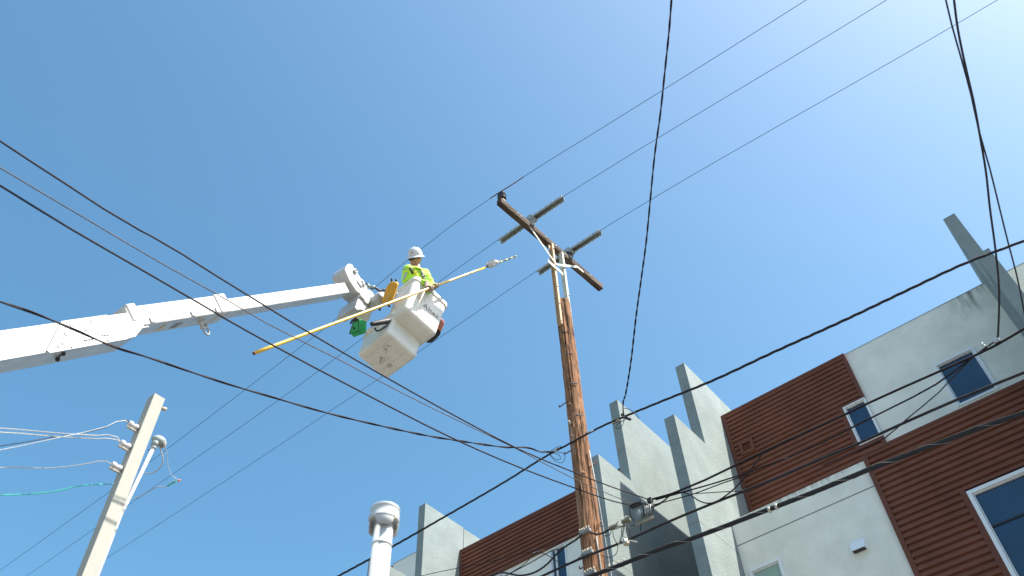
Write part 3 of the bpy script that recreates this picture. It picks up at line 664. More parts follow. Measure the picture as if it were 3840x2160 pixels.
for q in ([(2370, 1890), (2362, 1900), (2364, 1930), (2376, 1952), (2388, 1967)], [(2395, 1892), (2410, 1900), (2412, 1930), (2404, 1965), (2402, 1990)], [(2440, 1878), (2452, 1895), (2448, 1915), (2440, 1925)], [(2370, 1890), (2390, 1885), (2420, 1890), (2450, 1900), (2480, 1888)]):
    curl(sq(q, TY-.09), .0055, 'cable', tb)
for (x, y, lab) in ((2302, 1978, 'grey pin block on the strand right beside the pole'), (2348, 1954, 'grey pin block on the strand next to the comb fronted terminal')):
    t = thing('pin_block', lab, 'cable block', atY(x, y, TY-.04), 'pin blocks on the strand')
    c = atY(x, y, TY-.04); MB().box(c, (.11, .045, .038), ax_, .01).build('housing', M['olive'], t)
    for k in range(6):
        q = c+ax_[0]*(-.05+k*.02)+Vector((0, -.015, .02)); MB().tube([q, q+Vector((rng.uniform(-.006, .006), -.008, .026))], .005, 5).build('pin', M['pin'], t)
jb = thing('jumper_bundle', 'tangle of thin black jumper wires hanging between the pin blocks and the cable', 'wires', atY(2330, 1975, TY-.05))
for q in ([(2213, 1995), (2235, 2003), (2260, 2000), (2285, 1985)], [(2236, 1990), (2245, 1975), (2258, 1972), (2270, 1983), (2274, 1998)], [(2298, 1992), (2300, 2010), (2308, 2028), (2313, 2040)], [(2340, 1968), (2334, 1995), (2328, 2015), (2322, 2035)], [(2344, 1966), (2337, 2000), (2325, 2036)], [(2336, 1968), (2330, 1990), (2345, 2018), (2356, 2024)], [(2316, 2040), (2317, 2060), (2308, 2080), (2295, 2088), (2275, 2090), (2255, 2082)], [(2352, 1975), (2348, 1995), (2358, 2008), (2372, 2012)], [(2350, 1968), (2362, 1990), (2360, 2000)], [(2292, 1994), (2286, 2006), (2272, 2010), (2262, 2008)], [(2362, 1972), (2380, 1970), (2388, 1968)], [(2318, 1955), (2312, 1962), (2320, 1972), (2330, 1976)]):
    curl(sq(q, TY-.07), .0042, 'cable', jb)
MB().tube(sq([(2310, 1982), (2330, 1974), (2350, 1968)], TY-.06), .011, 6).build('sleeve', M['pin'], jb)
MB().tube(sq([(2212, 1997), (2240, 2004), (2262, 1999), (2286, 1985)], TY-.05), .012, 6).build('stub_cable', M['cable'], jb)
wb = thing('junction_block', 'small pale junction block sitting on the middle telephone cable', 'junction block', atY(2345, 2030, TY-.03))
MB().box(atY(2345, 2030, TY-.035), (.055, .05, .05), (Vector((.8, -.6, 0)), Vector((.6, .8, 0)), Vector((0, 0, 1))), .008).build('body', M['metal_grey'], wb)
MB().box(atY(2349, 2038, TY-.05), (.06, .05, .03), (Vector((.8, -.6, 0)), Vector((.6, .8, 0)), Vector((0, 0, 1))), .004).build('base', M['tan'], wb)
MB().tube(sq([(2358, 2026), (2374, 2030), (2390, 2033)], TY-.04), .007, 6).build('stub', M['pin'], wb)
MB().tube(sq([(2320, 2042), (2324, 2030)], TY-.03), .012, 6).build('clip', M['pin'], wb)
e2 = thing('cable_splice', 'small grey clamp where the overhead drop meets the cables by the upper window', 'cable splice', atY(3738, 1276, TY-.05))
MB().box(atY(3738, 1278, TY-.06), (.06, .04, .04), None, .008).build('connector', M['metal_grey'], e2)
curl(sq([(3686, 1296), (3682, 1284), (3684, 1290), (3706, 1298)], TY-.06), .0045, 'metal_grey', e2)

# ------------------------------------------------------------------ bucket truck
def CP(a, b, c): return CAM+cv(a, b, c)                       # camera-space point -> world
def colz(r): return cv(*r)
BXA, BYA, BUA = cv(.729, .532, -.431), cv(.677, -.655, .336), cv(.103, .537, .837)
BAX = (BXA, BYA, BUA)
D_ = Vector((-.89, -.2, -2.25)); DL = D_.length
TIP = CP(-2.369, .0076, 12)
BA = cv(*(D_/DL)).normalized()                                # from the tip down to the turret
BT = (Vector((0, 0, 1))-BA*BA.z).normalized()                 # top of the boom
BN = BA.cross(BT); BN = -BN if BN.dot(RT) > 0 else BN         # away from the camera
BOOMC = TIP+BN*.11
def bp(s_, t, n_): return BOOMC+BA*s_+BT*t+BN*n_
base_s = 10.7; bb = bp(base_s, 0, 0)
truck = thing('bucket_truck', 'white telescopic truck boom reaching up from the left edge, carrying two white buckets', 'bucket truck', (bb.x, bb.y, 0))
def tp(name, mb, m, par=truck): return mb.build(name, M[m], par)
FA = (BA, BT, BN)
def bbox(s0, s1, tc, h, w_, bev=.01): return MB().box(bp((s0+s1)/2, tc, 0), (s1-s0, h, w_), FA, bev)
def on_side(x, y, off):                                       # pixel -> point of a plane parallel to the boom side
    d = ray(x, y); o = BOOMC-BN*off; return CAM+d*((o-CAM).dot(BN)/d.dot(BN))
inner = tp('inner_boom', bbox(-.02, 3.2, 0, .165, .22, .012), 'white_paint')
sleeve = tp('boom_sleeve', bbox(2.66, 3.96, .018, .222, .285, .014), 'white_paint')
MB().box(bp(2.60, .02, 0), (.20, .250, .31), FA, .03, 3).build('end_collar', M['white_paint'], sleeve)
MB().box(bp(3.88, .06, 0), (.12, .20, .31), FA, .02, 3).build('end_collar', M['white_paint'], sleeve)
MB().box(bp(3.3, -.045, -.144), (1.2, .004, .004), FA).build('seam', M['letter'], sleeve)
for s_ in (3.88, 3.70, 3.12, 2.74): MB().box(bp(s_, -.052, -.148), (.055, .06, .016), FA, .006).build('wear_pad', M['white_paint'], sleeve)
MB().box(bp(3.25, -.0955, .02), (.10, .003, .12), FA).build('decal', M['letter'], sleeve)
MB().box(bp(3.47, -.0955, .0), (.03, .003, .14), FA).build('decal', M['logo_yellow'], sleeve)
outer = tp('outer_boom', MB().prism([bp(s_, t, -.165) for s_, t in ((3.98, .055), (base_s+.3, .045), (base_s+.3, -.222), (4.02, -.205), (3.86, -.11), (3.86, -.06), (3.98, -.04))], BN*.33), 'white_paint')
mid = tp('middle_boom', bbox(3.75, 4.6, -.035, .165, .25, .01), 'white_paint')
pl = [on_side(x, y, .168) for x, y in ((228, 1206), (174, 1315), (185, 1325), (478, 1272), (500, 1234), (443, 1243), (395, 1220), (391, 1212), (399, 1182))]
plate = MB().prism(pl, -BN*.010).build('side_plate', M['white_paint'], outer)
def ring(cx, cy, rx, ry, rot, nm='slot_rim'):
    q = []
    for k in range(17):
        a = 2*math.pi*k/16; x, y = rx*math.cos(a), ry*math.sin(a)
        q.append(on_side(cx+x*math.cos(rot)-y*math.sin(rot), cy+x*math.sin(rot)+y*math.cos(rot), .18))
    MB().tube(q, .004, 5).build(nm, M['white_paint'], outer)
ring(255, 1236, 22, 11, 1.95); ring(332, 1220, 22, 11, 1.95); ring(226, 1294, 11, 10, 0)
for x, y in ((269, 1302), (405, 1277), (326, 1275), (337, 1273), (394, 1257), (403, 1256), (384, 1258), (346, 1272), (318, 1276)):
    MB().lathe(on_side(x, y, .178), -BN, [(0, .008), (.006, .008), (.009, .003)], 8).build('bolt', M['guard'], outer)
# hose bracket under the outer boom, lift eye and shackle
c = on_side(243, 1322, .1); e = CAM+ray(216, 1348)*((c-CAM).dot(FW)+.05)
tp('hose_bracket', MB().tube([c, (c+e)/2+UP*.02, e], .008, 6).sphere(e, .022).sphere((c*.8+e*.2), .02), 'rubber')
tp('gusset', MB().prism([bp(7.12, -.197, -.1), bp(6.88, -.197, -.1), bp(7.4, -.44, -.1), bp(8.3, -.44, -.1), bp(8.3, -.197, -.1)], BN*.2), 'white_paint')
ey = bp(2.86, -.10, .02)
eye = tp('lift_eye', MB().box(ey-BT*.04, (.09, .10, .04), FA, .01), 'white_paint')
sh = []
for k in range(13):
    a = math.pi*k/12; sh.append(ey-BT*(.11+.055*math.sin(a))+BA*(.035*math.cos(a)))
sh = [ey-BT*.055+BA*.028]+sh+[ey-BT*.055-BA*.028]
MB().tube(sh, .011, 8).build('shackle', M['guard'], eye)
MB().lathe(ey-BT*.06-BN*.045, BN, [(0, .02), (.09, .02)], 10).build('shackle_pin', M['guard'], eye)
# turret, deck, cab, wheels (out of frame)
tp('turret', MB().lathe((bb.x, bb.y, .95), (0, 0, 1), [(0, .55), (.35, .5), (.4, .38), (1.2, .34), (1.25, .45), (1.5, .45)], 24).box((bb.x, bb.y, bb.z-.1), (.5, .9, .8), None, .05), 'white_paint')
tp('deck', MB().bx(bb.x-3.2, bb.x+2.6, bb.y-1.2, bb.y+1.2, .75, 1.0, .03).bx(bb.x-3.2, bb.x+2.6, bb.y-1.22, bb.y-.7, 1.0, 1.75, .03).bx(bb.x-3.2, bb.x+2.6, bb.y+.7, bb.y+1.22, 1.0, 1.75, .03), 'white_paint')
cab = tp('cab', MB().prism([(bb.x-3.3, bb.y-1.15, .6), (bb.x-3.3, bb.y-1.15, 2.55), (bb.x-4.6, bb.y-1.15, 2.5), (bb.x-5.0, bb.y-1.15, 1.65), (bb.x-6.0, bb.y-1.15, 1.45), (bb.x-6.1, bb.y-1.15, .6)], (0, 2.3, 0)), 'white_paint')
for s_ in (-1, 1): MB().prism([(bb.x-3.5, bb.y+s_*1.155, 1.7), (bb.x-3.5, bb.y+s_*1.155, 2.4), (bb.x-4.5, bb.y+s_*1.155, 2.38), (bb.x-4.8, bb.y+s_*1.155, 1.7)], (0, s_*.01, 0)).build('side_window', M['glass'], cab)
for xx in (-5.2, .2, 1.5):
    for s_ in (-1, 1):
        wl = tp('wheel', MB().lathe((bb.x+xx, bb.y+s_*.85, .5), (0, s_, 0), [(0, .3), (0, .47), (.04, .5), (.24, .5), (.28, .47), (.28, .3)], 24), 'rubber')
        MB().lathe((bb.x+xx, bb.y+s_*.85, .5), (0, s_, 0), [(.2, .29), (.25, .29), (.2, .12), (.27, .1)], 16).build('rim', M['metal_grey'], wl)
# boom head
def r5(x, y): return (1220+x*.207, 960+y*.207)
def sideprism(poly, off, depth): return MB().prism([on_side(*r5(x, y), off) for x, y in poly], BN*depth)
head = tp('boom_head', sideprism([(445, 138), (405, 148), (380, 180), (355, 240), (440, 440), (560, 625), (650, 690), (760, 590), (735, 520), (690, 440), (640, 400), (580, 310), (530, 240), (490, 160)], .15, .26), 'white_paint')
for cx, cy, r_ in ((533, 283, .036), (690, 525, .026)):
    c = on_side(*r5(cx, cy), .15); MB().lathe(c, -BN, [(0, r_), (.03, r_), (.034, r_*.7), (.02, r_*.6), (.02, 0)], 18).build('pin_boss', M['white_paint'], head)
for a, b in (((580, 450), (655, 575)), ((660, 440), (720, 540))):
    q = [on_side(*r5(*a), .155), on_side(*r5(*b), .155)]; MB().tube(q, .014, 8).build('rib', M['white_paint'], head)
kn2 = tp('knuckle', sideprism([(640, 715), (700, 630), (760, 600), (830, 630), (880, 690), (850, 770), (820, 830), (770, 865), (730, 830), (700, 775)], .20, .26), 'white_paint')
hs_ = tp('rotator_housing', sideprism([(540, 930), (580, 800), (630, 725), (690, 780), (770, 865), (755, 950), (690, 985), (640, 965), (580, 975)], .17, .36), 'white_paint')
c = on_side(*r5(690, 1000), -.0); tp('rotator', MB().lathe(c+BN*.02+BUA*.06, -BUA, [(0, .10), (.03, .135), (.12, .14), (.17, .125), (.2, .09), (.2, .0)], 22), 'fibreglass')
c = on_side(*r5(810, 900), .1); tp('swivel', MB().lathe(c-BXA*.02, BXA, [(0, .085), (.02, .10), (.13, .10), (.15, .08), (.17, .085), (.3, .08)], 20), 'white_paint')
c2 = on_side(*r5(880, 830), .06); tp('swivel_boot', MB().lathe(c2, BXA, [(0, .05), (.02, .065), (.10, .05), (.16, .055)], 14), 'rubber')

# fibreglass tubs
def rrect(w_, d_, r_, k=5):
    out = []
    for cx, cy, a0 in ((w_/2-r_, d_/2-r_, 0), (-w_/2+r_, d_/2-r_, 90), (-w_/2+r_, -d_/2+r_, 180), (w_/2-r_, -d_/2+r_, 270)):
        for j in range(k+1):
            a = R(a0+90*j/k); out.append((cx+r_*math.cos(a), cy+r_*math.sin(a)))
    return out
def tub(c, w_, d_, h, tap, rc, rb, lip=.016):
    loops = []
    def L_(sc_, z, ins=0, rr=rc): loops.append([(x, y, z) for x, y in rrect(w_*sc_-2*ins, d_*sc_-2*ins, max(.01, rr-ins*.6))])
    for j in range(5):
        a = R(90*j/4); L_(1, rb*(1-math.sin(a)), rb*(1-math.cos(a)))
    loops = loops[::1]
    loops.sort(key=lambda l: l[0][2]); 
    L_(1+tap*.9, h-.07); L_(1+tap*.9+.0, h-.07, -lip); L_(1+tap, h, -lip); L_(1+tap, h, .004); L_(1+tap*.5, h*.5, .022); L_(1.0, .03, .03)
    mb = MB(); n_ = len(loops[0]); vs = []
    for l in loops: vs += [c+BXA*x+BYA*y+BUA*z for x, y, z in l]
    fs = [(i*n_+k, i*n_+(k+1) % n_, (i+1)*n_+(k+1) % n_, (i+1)*n_+k) for i in range(len(loops)-1) for k in range(n_)]
    fs += [tuple(range(n_))[::-1], tuple((len(loops)-1)*n_+k for k in range(n_))]
    return mb.add(vs, fs, True)
def smooth_sharp(o, ang=38):
    b = bmesh.new(); b.from_mesh(o.data)
    for e_ in b.edges:
        if len(e_.link_faces) == 2 and e_.calc_face_angle(0) > R(ang): e_.smooth = False
    b.to_mesh(o.data); b.free()
    return o
C1 = CP(-1.412, -.55, 12.0)-BUA*.05-BXA*.045; C2 = CP(-1.779, -.972, 11.85)
W1, D1_, H1 = .44, .63, .825; W2, D2_, H2 = .665, .575, .50
bk1 = smooth_sharp(tp('bucket', tub(C1, W1, D1_, H1, .06, .07, .085), 'fibreglass')); bk1['label'] = 'white bucket with printed lettering that the worker stands in'
bk2 = smooth_sharp(tp('bucket', tub(C2-BUA*.0, W2, D2_, H2, .03, .06, .05), 'fibreglass')); bk2['label'] = 'lower white bucket with scuffed underside'
# scuffs under the lower bucket
rs = random.Random(11)
def under(u, v_, o=.0015): return C2+BXA*u+BYA*v_-BUA*o
for (uc, vc_, su_, sv, ln, n_, an0) in ((.13, -.13, .05, .03, .05, 16, .6), (.08, -.08, .04, .03, .04, 10, .9), (-.03, -.02, .05, .05, .15, 9, 2.6), (-.09, .12, .05, .03, .05, 13, .5), (.0, .05, .2, .17, .03, 14, 1.5)):
    mb = MB()
    for _ in range(n_):
        u0, v0 = uc+rs.gauss(0, su_*.6), vc_+rs.gauss(0, sv*.6); an = an0+rs.uniform(-.35, .35); l = ln*rs.uniform(.3, 1); k_ = rs.randint(2, 4); wd = rs.uniform(.002, .008)
        pts = [under(u0+math.cos(an)*l*t/k_+rs.uniform(-.006, .006), v0+math.sin(an)*l*t/k_+rs.uniform(-.006, .006), .0012+_*.00003) for t in range(k_+1)]
        sd = (pts[-1]-pts[0]).normalized().cross(BUA); ws = [wd*rs.uniform(.15, .6) for _2 in pts]
        for k in range(k_): mb.add([pts[k]-sd*ws[k], pts[k]+sd*ws[k], pts[k+1]+sd*ws[k+1], pts[k+1]-sd*ws[k+1]], [(0, 1, 2, 3)])
    mb.build('scuff', M['scuff'], bk2)
for v_ in (-.17, .12): MB().add([under(-.25, v_-.0015), under(.25, v_-.0015), under(.25, v_+.0015), under(-.25, v_+.0015)], [(0, 1, 2, 3)]).build('mould_line', M['letter'], bk2)
# printed name and mark on the sunlit side
def text_mesh(txt, size, org, ax, ay, m, parent, name, bold=0):
    cu = bpy.data.curves.new(name, 'FONT'); cu.body = txt; cu.size = size; cu.offset = bold; cu.resolution_u = 3
    to = bpy.data.objects.new(name, cu); COL.objects.link(to); dg = bpy.context.evaluated_depsgraph_get()
    me = bpy.data.meshes.new_from_object(to.evaluated_get(dg)); COL.objects.unlink(to); bpy.data.objects.remove(to)
    nz = ax.cross(ay)
    for v_ in me.vertices: v_.co = org+ax*v_.co.x+ay*v_.co.y+nz*.001-WL[parent]
    me.materials.clear(); me.materials.append(M[m]); o = bpy.data.objects.new(name, me); COL.objects.link(o); o.parent = parent; WL[o] = WL[parent]; return o
slope = (.06*W1/2)/H1
su = (BUA+BXA*slope).normalized()
tx0 = C1+BXA*(W1/2*(1+.075*.62)+.0035)+su*0
def face(v_, h): return C1+BXA*(W1/2*(1+.06*.9*h/(H1-.07))+.003)+BYA*v_+BUA*h
text_mesh('Altec', .15, face(-.065, .325), (BYA+BUA*.04).normalized(), (su-BYA*.04).normalized(), 'letter', bk1, 'lettering', .0012)
def strip(a, b, w_, m, par, nm):
    d = (b-a).normalized(); s2_ = d.cross(BXA).normalized()*w_/2; MB().add([a-s2_, a+s2_, b+s2_, b-s2_], [(0, 1, 2, 3)]).build(nm, M[m], par)
q = [face(-.235, .40), face(-.165, .50), face(-.09, .38)]
for a, b in ((0, 1), (1, 2)): strip(q[a], q[b], .012, 'letter_org', bk1, 'emblem')
strip(face(-.205, .402), face(-.125, .392), .010, 'letter_org', bk1, 'emblem'); strip(face(-.185, .435), face(-.145, .43), .008, 'letter_org', bk1, 'emblem')
# platform bracket, hoses and lever pad between boom head and buckets
tp('platform_bracket', MB().box(C1-BXA*.30+BYA*-.12+BUA*.18, (.16, .34, .20), BAX, .02).box(C1-BXA*.27-BYA*.18+BUA*.32, (.10, .16, .30), BAX, .02), 'white_paint')
def r4(x, y, z): return P(1340+.2761*x, 1020+.2761*y, z)
tp('padded_arm', MB().hull([(r4(205, 705, 11.62), .035), (r4(420, 665, 11.85), .042)]), 'rubber')
tp('hose', MB().tube(spline([r4(240, 760, 11.68), r4(260, 800, 11.70), r4(310, 790, 11.72), (r4(370, 745, 11.75)), r4(440, 715, 11.82)], .02), .014, 7), 'rubber')
tp('hose', MB().tube(spline([r4(300, 520, 11.75), r4(330, 450, 11.8), r4(400, 430, 11.85), r4(440, 470, 11.9)], .02), .016, 7), 'rubber')
tp('lever_guard', MB().tube(spline([r4(540, 280, 12.0), r4(520, 340, 11.98), r4(500, 420, 11.95), r4(485, 470, 11.95)], .02), .010, 6), 'metal_grey')
tp('latch', MB().box(r4(170, 790, 11.66), (.10, .05, .05), BAX, .006).box(r4(165, 785, 11.6), (.06, .02, .012), BAX, .003), 'fibreglass')
tp('bucket_socket', MB().box(C1-BXA*(W1/2+.01)-BYA*.15+BUA*.42, (.03, .12, .09), BAX, .01), 'rubber')
tp('control_hose', MB().tube(spline([P(*r5(735, 500), 12.0), P(*r5(790, 545), 12.0), P(*r5(830, 585), 12.0), P(*r5(900, 575), 12.02), P(*r5(990, 630), 12.05), P(*r5(1085, 610), 12.1)], .02), .018, 7), 'rubber')
tp('hose_wrap', MB().tube(spline([P(*r5(760, 510), 11.99), P(*r5(800, 560), 11.98), P(*r5(850, 560), 11.98), P(*r5(890, 560), 12.0)], .02), [.02]*3+[.026]*200 if False else .023, 7), 'guard')
# sagging conductor-side pouch and control stand are things of their own
ct = thing('control_cover', 'amber vinyl cover over the bucket control handles beside the worker', 'cover', r4(430, 380, 12.05))
poly = [(322, 430), (470, 400), (520, 250), (548, 165), (535, 135), (500, 128), (450, 135), (400, 190), (372, 260)]
cc = MB().prism([r4(x, y, 12.05) for x, y in poly], FW*.15).build('vinyl_cover', M['orangevinyl'], ct); remesh(cc, .012, 6)
for x, y, l in ((465, 125, 30), (525, 135, 20)): MB().lathe(r4(x, y+10, 12.1), UP, [(0, .013), (.03, .013), (.035, .016), (.05, .014), (.052, 0)], 10).build('handle', M['rubber'], ct)
MB().tube([r4(413, 300, 12.03), r4(405, 370, 12.03), r4(408, 390, 12.03)], .006, 5).build('cord', M['creamwire'], ct)
# green tool bag
gb = thing('tool_bag', 'bright green vinyl tool bag with black trim hanging below the boom head', 'bag', P(1345, 1225, 11.75))
L1, L2, L3, L4 = [P(*r5(x, y), 11.72) for x, y in ((535, 1112), (610, 1147), (605, 1352), (432, 1412))]
off = P(*r5(745, 1190), 11.86)-L2
gm = MB().prism([L1, L2, L3, L4], off).build('bag_body', M['green'], gb)
for q in ([L1, L2, L3, L4, L1],): MB().tube([p-FW*.003 for p in q], .006, 5).build('piping', M['black'], gb)
c = (L1*.2+L2*.1+L3*.3+L4*.4)-FW*.006; MB().box(c, (.03, .006, .035), (RT, -FW, UP), .003).build('buckle', M['black'], gb)
c = (L1*.6+L2*.4)*.86+(L3+L4)*.07-FW*.006; MB().box(c, (.05, .006, .04), (RT, -FW, UP), .003).build('flap_tab', M['black'], gb)
MB().prism([P(*r5(x, y), 11.71) for x, y in ((432, 1238), (480, 1150), (560, 1110), (560, 1125), (500, 1180), (470, 1230))], FW*.02).build('top_flap', M['rubber'], gb)
fl = MB().prism([P(*r5(x, y), 11.75) for x, y in ((470, 1402), (610, 1350), (720, 1350), (690, 1395), (600, 1430), (520, 1475), (490, 1455))], FW*.08).build('bag_bottom', M['green'], gb); remesh(fl, .01, 3)
# orange and black pouch on the far side of the bucket
pc = thing('tool_pouch', 'orange and black pouch hung on the far side of the lettered bucket', 'bag', r4(1130, 760, 12.45))
o_ = MB().prism([r4(x, y, 12.42) for x, y in ((1060, 600), (1135, 635), (1165, 660), (1178, 700), (1150, 770), (1128, 805), (1040, 740))], FW*.12).build('pouch_top', M['orange'], pc); remesh(o_, .012, 3)
o_ = MB().prism([r4(x, y, 12.44) for x, y in ((1020, 730), (1100, 765), (1132, 805), (1122, 850), (1070, 910), (1010, 960), (950, 968), (900, 900))], FW*.10).build('pouch_base', M['rubber'], pc); remesh(o_, .012, 3)
MB().tube([r4(1120, 770, 12.40), r4(1152, 690, 12.40), r4(1140, 650, 12.40)], .006, 5).build('strap', M['reflective'], pc)

# ------------------------------------------------------------------ hot stick
SB, SH = P(954, 1324, 9.1), P(1618, 1078, 12.22)
SD = (SH-SB).normalized()
def stick_at(x):
    lo, hi = -.5, 12.
    for _ in range(50):
        md = (lo+hi)/2; q = SB+SD*md-CAM; xx = 1920+FPX*q.dot(RT)/q.dot(FW)
        if xx < x: lo = md
        else: hi = md
    return lo
s_y, s_b0, s_b1, s_t = stick_at(1815), stick_at(1828), stick_at(1868), stick_at(1932)
st = thing('hot_stick', 'long yellow fibreglass stick held by the worker, with a wrapped bundle near its tip', 'hot stick', SB)
MB().tube([SB+SD*(s_y*k/20) for k in range(21)], [.0205-.0015*k/20 for k in range(21)], 14).build('yellow_pole', M['yellow'], st)
MB().lathe(SB-SD*.003, -SD, [(0, .021), (.008, .021), (.012, .017), (.012, 0)], 14).build('butt_cap', M['rust'], st)
for k in (.2, 1.35, 2.5, 3.3, stick_at(1470)): MB().lathe(SB+SD*k, SD, [(0, .0212-.0015*k/s_y), (.012, .0212-.0015*k/s_y)], 14).build('joint_band', M['orange'], st)
n_ = 18
for k in range(n_):
    a, b = s_y+(s_t-s_y)*k/n_, s_y+(s_t-s_y)*(k+1)/n_
    MB().tube([SB+SD*a, SB+SD*b], .014, 9).build('tape_band', M['black' if k % 3 else 'yellowtape'], st)
fb = MB(); bc = SB+SD*((s_b0+s_b1)/2)+UP*.02
fb.hull([(bc-SD*.08-UP*.012, .05), (bc-SD*.02+UP*.025, .052), (bc-SD*.17+UP*.01, .036), (bc+SD*.10-UP*.0, .042), (bc+SD*.22-UP*.012, .02)])
fb = fb.build('wrapped_bundle', M['foil'], st); remesh(fb, .009, 2)
rf = random.Random(5)
for v_ in fb.data.vertices: v_.co += Vector((rf.uniform(-1, 1), rf.uniform(-1, 1), rf.uniform(-1, 1)))*.006
fb.data.polygons.foreach_set('use_smooth', [False]*len(fb.data.polygons))
te = SB+SD*s_t
MB().tube(spline([te, te+SD*.03+UP*.012, te+SD*.05-UP*.005, te+SD*.035-UP*.035, te+SD*.01-UP*.03], .008), .006, 6).lathe(te-SD*.01, SD, [(0, .016), (.02, .016), (.025, .01)], 10).build('hook', M['pin'], st)

# ------------------------------------------------------------------ worker
person = thing('person', 'worker in a lime yellow shirt, white hard hat and sunglasses leaning on the bucket edge', 'person', C1)
Z = Vector((0, 0, 1))
HF = cv(-.60, -.06, -.78).normalized()                        # where the face looks: down to his right
HU = cv(-.08, 1, .02); HU = (HU-HF*HU.dot(HF)).normalized(); HR = HF.cross(HU)   # crown of the tilted head, his right
J = dict(head=P(1557, 974, 12.90), neck=P(1563, 1007, 12.80), chest=P(1560, 1044, 12.72), rs=P(1530, 1012, 12.66), ls=P(1594, 1028, 12.86),
         re=P(1521, 1050, 12.62), rw=P(1598, 1061, 12.44), le=P(1616, 1070, 12.72), lw=P(1606, 1092, 12.44))
J['pelvis'] = C1+BUA*.72; J['rk'] = C1-BXA*.07-BYA*.12+BUA*.42; J['lk'] = C1+BXA*.05+BYA*.13+BUA*.42; J['rf'] = C1-BXA*.08-BYA*.14+BUA*.06; J['lf'] = C1+BXA*.06+BYA*.15+BUA*.06
hc = J['head']
body = MB()
body.sphere(hc+HU*.025, 1, (.078, .098, .105), (HR, HF, HU)).hull([(hc-HU*.055+HF*.045, .048), (hc+HU*.0+HF*.03, .062), (hc-HU*.085+HF*.062, .026)])
body.hull([(hc+HF*.092-HU*.008, .010), (hc+HF*.112-HU*.036, .0135)])                                                   # nose
body.hull([(hc+HF*.088-HU*.062-HR*.016, .010), (hc+HF*.088-HU*.062+HR*.016, .010)]).hull([(hc+HF*.084-HU*.074-HR*.014, .010), (hc+HF*.084-HU*.074+HR*.014, .010)])
for s_ in (-1, 1): body.hull([(hc+HR*s_*.082-HU*.014-HF*.010, .015), (hc+HR*s_*.088+HU*.018-HF*.014, .018)])            # ears
body.hull([(hc-HU*.05-HF*.012, .056), (J['neck'], .060)]).hull([(J['neck']-Z*.02, .065), (J['chest']+Z*.03, .10)])
body.hull([(J['rs'], .06), (J['chest'], .12), (J['ls'], .06)]).hull([(J['chest'], .12), (J['pelvis'], .13)])
for s_, e_, w_ in (('rs', 're', 'rw'), ('ls', 'le', 'lw')): body.hull([(J[s_], .052), (J[e_], .040)]).hull([(J[e_], .040), (J[w_], .028)])
for k_, f_ in (('rk', 'rf'), ('lk', 'lf')): body.hull([(J['pelvis'], .09), (J[k_], .062)]).hull([(J[k_], .062), (J[f_], .042)])
bo = remesh(body.build('body', M['skin'], person), .011, 3)
# clothes
shm = MB()
shm.hull([(J['rs'], .085), (J['chest']+Z*.02, .155), (J['ls'], .085)]).hull([(J['chest'], .155), (J['pelvis'], .155)])
shm.hull([(J['rs'], .085), (J['re']+Z*.03, .070)]).hull([(J['re']+Z*.01, .070), (J['rw'], .046)]).hull([(J['ls'], .082), (J['le'], .066)]).hull([(J['le'], .066), (J['lw'], .045)])
shm.hull([(J['neck']-Z*.10, .085), (J['rs'], .06)]).hull([(J['neck']-Z*.10, .085), (J['ls'], .06)])
sh_ = remesh(shm.build('shirt', M['hivis'], person), .012, 3)
rf = random.Random(9)
for v_ in sh_.data.vertices:                                                                                         # cloth folds
    p = v_.co; f_ = math.sin(p.x*55+p.z*38)*math.sin(p.y*47-p.z*31)+.5*math.sin(p.x*23-p.y*60+p.z*44)
    v_.co += v_.normal*(.0055*f_)
tro = MB()
for k_, f_ in (('rk', 'rf'), ('lk', 'lf')): tro.hull([(J['pelvis'], .10), (J[k_], .07)]).hull([(J[k_], .07), (J[f_], .05)])
remesh(tro.build('trousers', M['trouser'], person), .014, 3)
# collar
nk = J['neck']-Z*.095; cf = (HF*.8+FW*-.45).normalized(); cf.z = 0; cf.normalize(); crr = cf.cross(Z)
col_ = MB(); q = []
for k in range(21):
    a = R(-160+320*k/20); d = cf*math.cos(a+math.pi)+crr*math.sin(a+math.pi)
    q.append(d)
lo = [nk-Z*.03+d*.098+cf*.02 for d in q]; hi_ = [nk+Z*.028+d*.082+cf*.01 for d in q]; fo = [nk-Z*.035+d*.118+cf*.02 for d in q]
n_ = len(q); col_.add(lo+hi_+fo, [(i, i+1, n_+i+1, n_+i) for i in range(n_-1)]+[(n_+i, n_+i+1, 2*n_+i+1, 2*n_+i) for i in range(n_-1)], True)
col_.build('collar', M['hivis_in'], person)
# chest opening of the shirt (yellow lining) and harness straps
def on_body(x, y, o, push=.004):                                                                                     # ray hit on a mesh
    inv = o.matrix_world.inverted(); hit, loc, nn, _ = o.ray_cast(CAM-WL[o], ray(x, y).normalized())
    return (loc+WL[o]+nn*push, nn) if hit else (None, None)
def band(pix, width, o, m, name, push=.006, thick=.004):
    pts = []
    for (a, b), (c_, d_) in zip(pix[:-1], pix[1:]):
        for k in range(6):
            t = k/6; pts.append((a+(c_-a)*t, b+(d_-b)*t))
    pts.append(pix[-1]); hit = [on_body(x, y, o, push) for x, y in pts]; hit = [h for h in hit if h[0] is not None]
    if len(hit) < 2: return
    vs = []
    for i, (p, nn) in enumerate(hit):
        t = (hit[min(i+1, len(hit)-1)][0]-hit[max(i-1, 0)][0]).normalized(); s2_ = t.cross(nn).normalized()*width/2
        vs += [p-s2_, p+s2_, p+s2_+nn*thick, p-s2_+nn*thick]
    m_ = len(hit); fs = [(i*4+k, i*4+(k+1) % 4, i*4+4+(k+1) % 4, i*4+4+k) for i in range(m_-1) for k in range(4)]+[(3, 2, 1, 0), tuple((m_-1)*4+k for k in range(4))]
    return MB().add(vs, fs, True).build(name, M[m], person)
bpy.context.view_layer.update()
def r2(x, y): return (1450+.1587*x, 900+.1587*y)
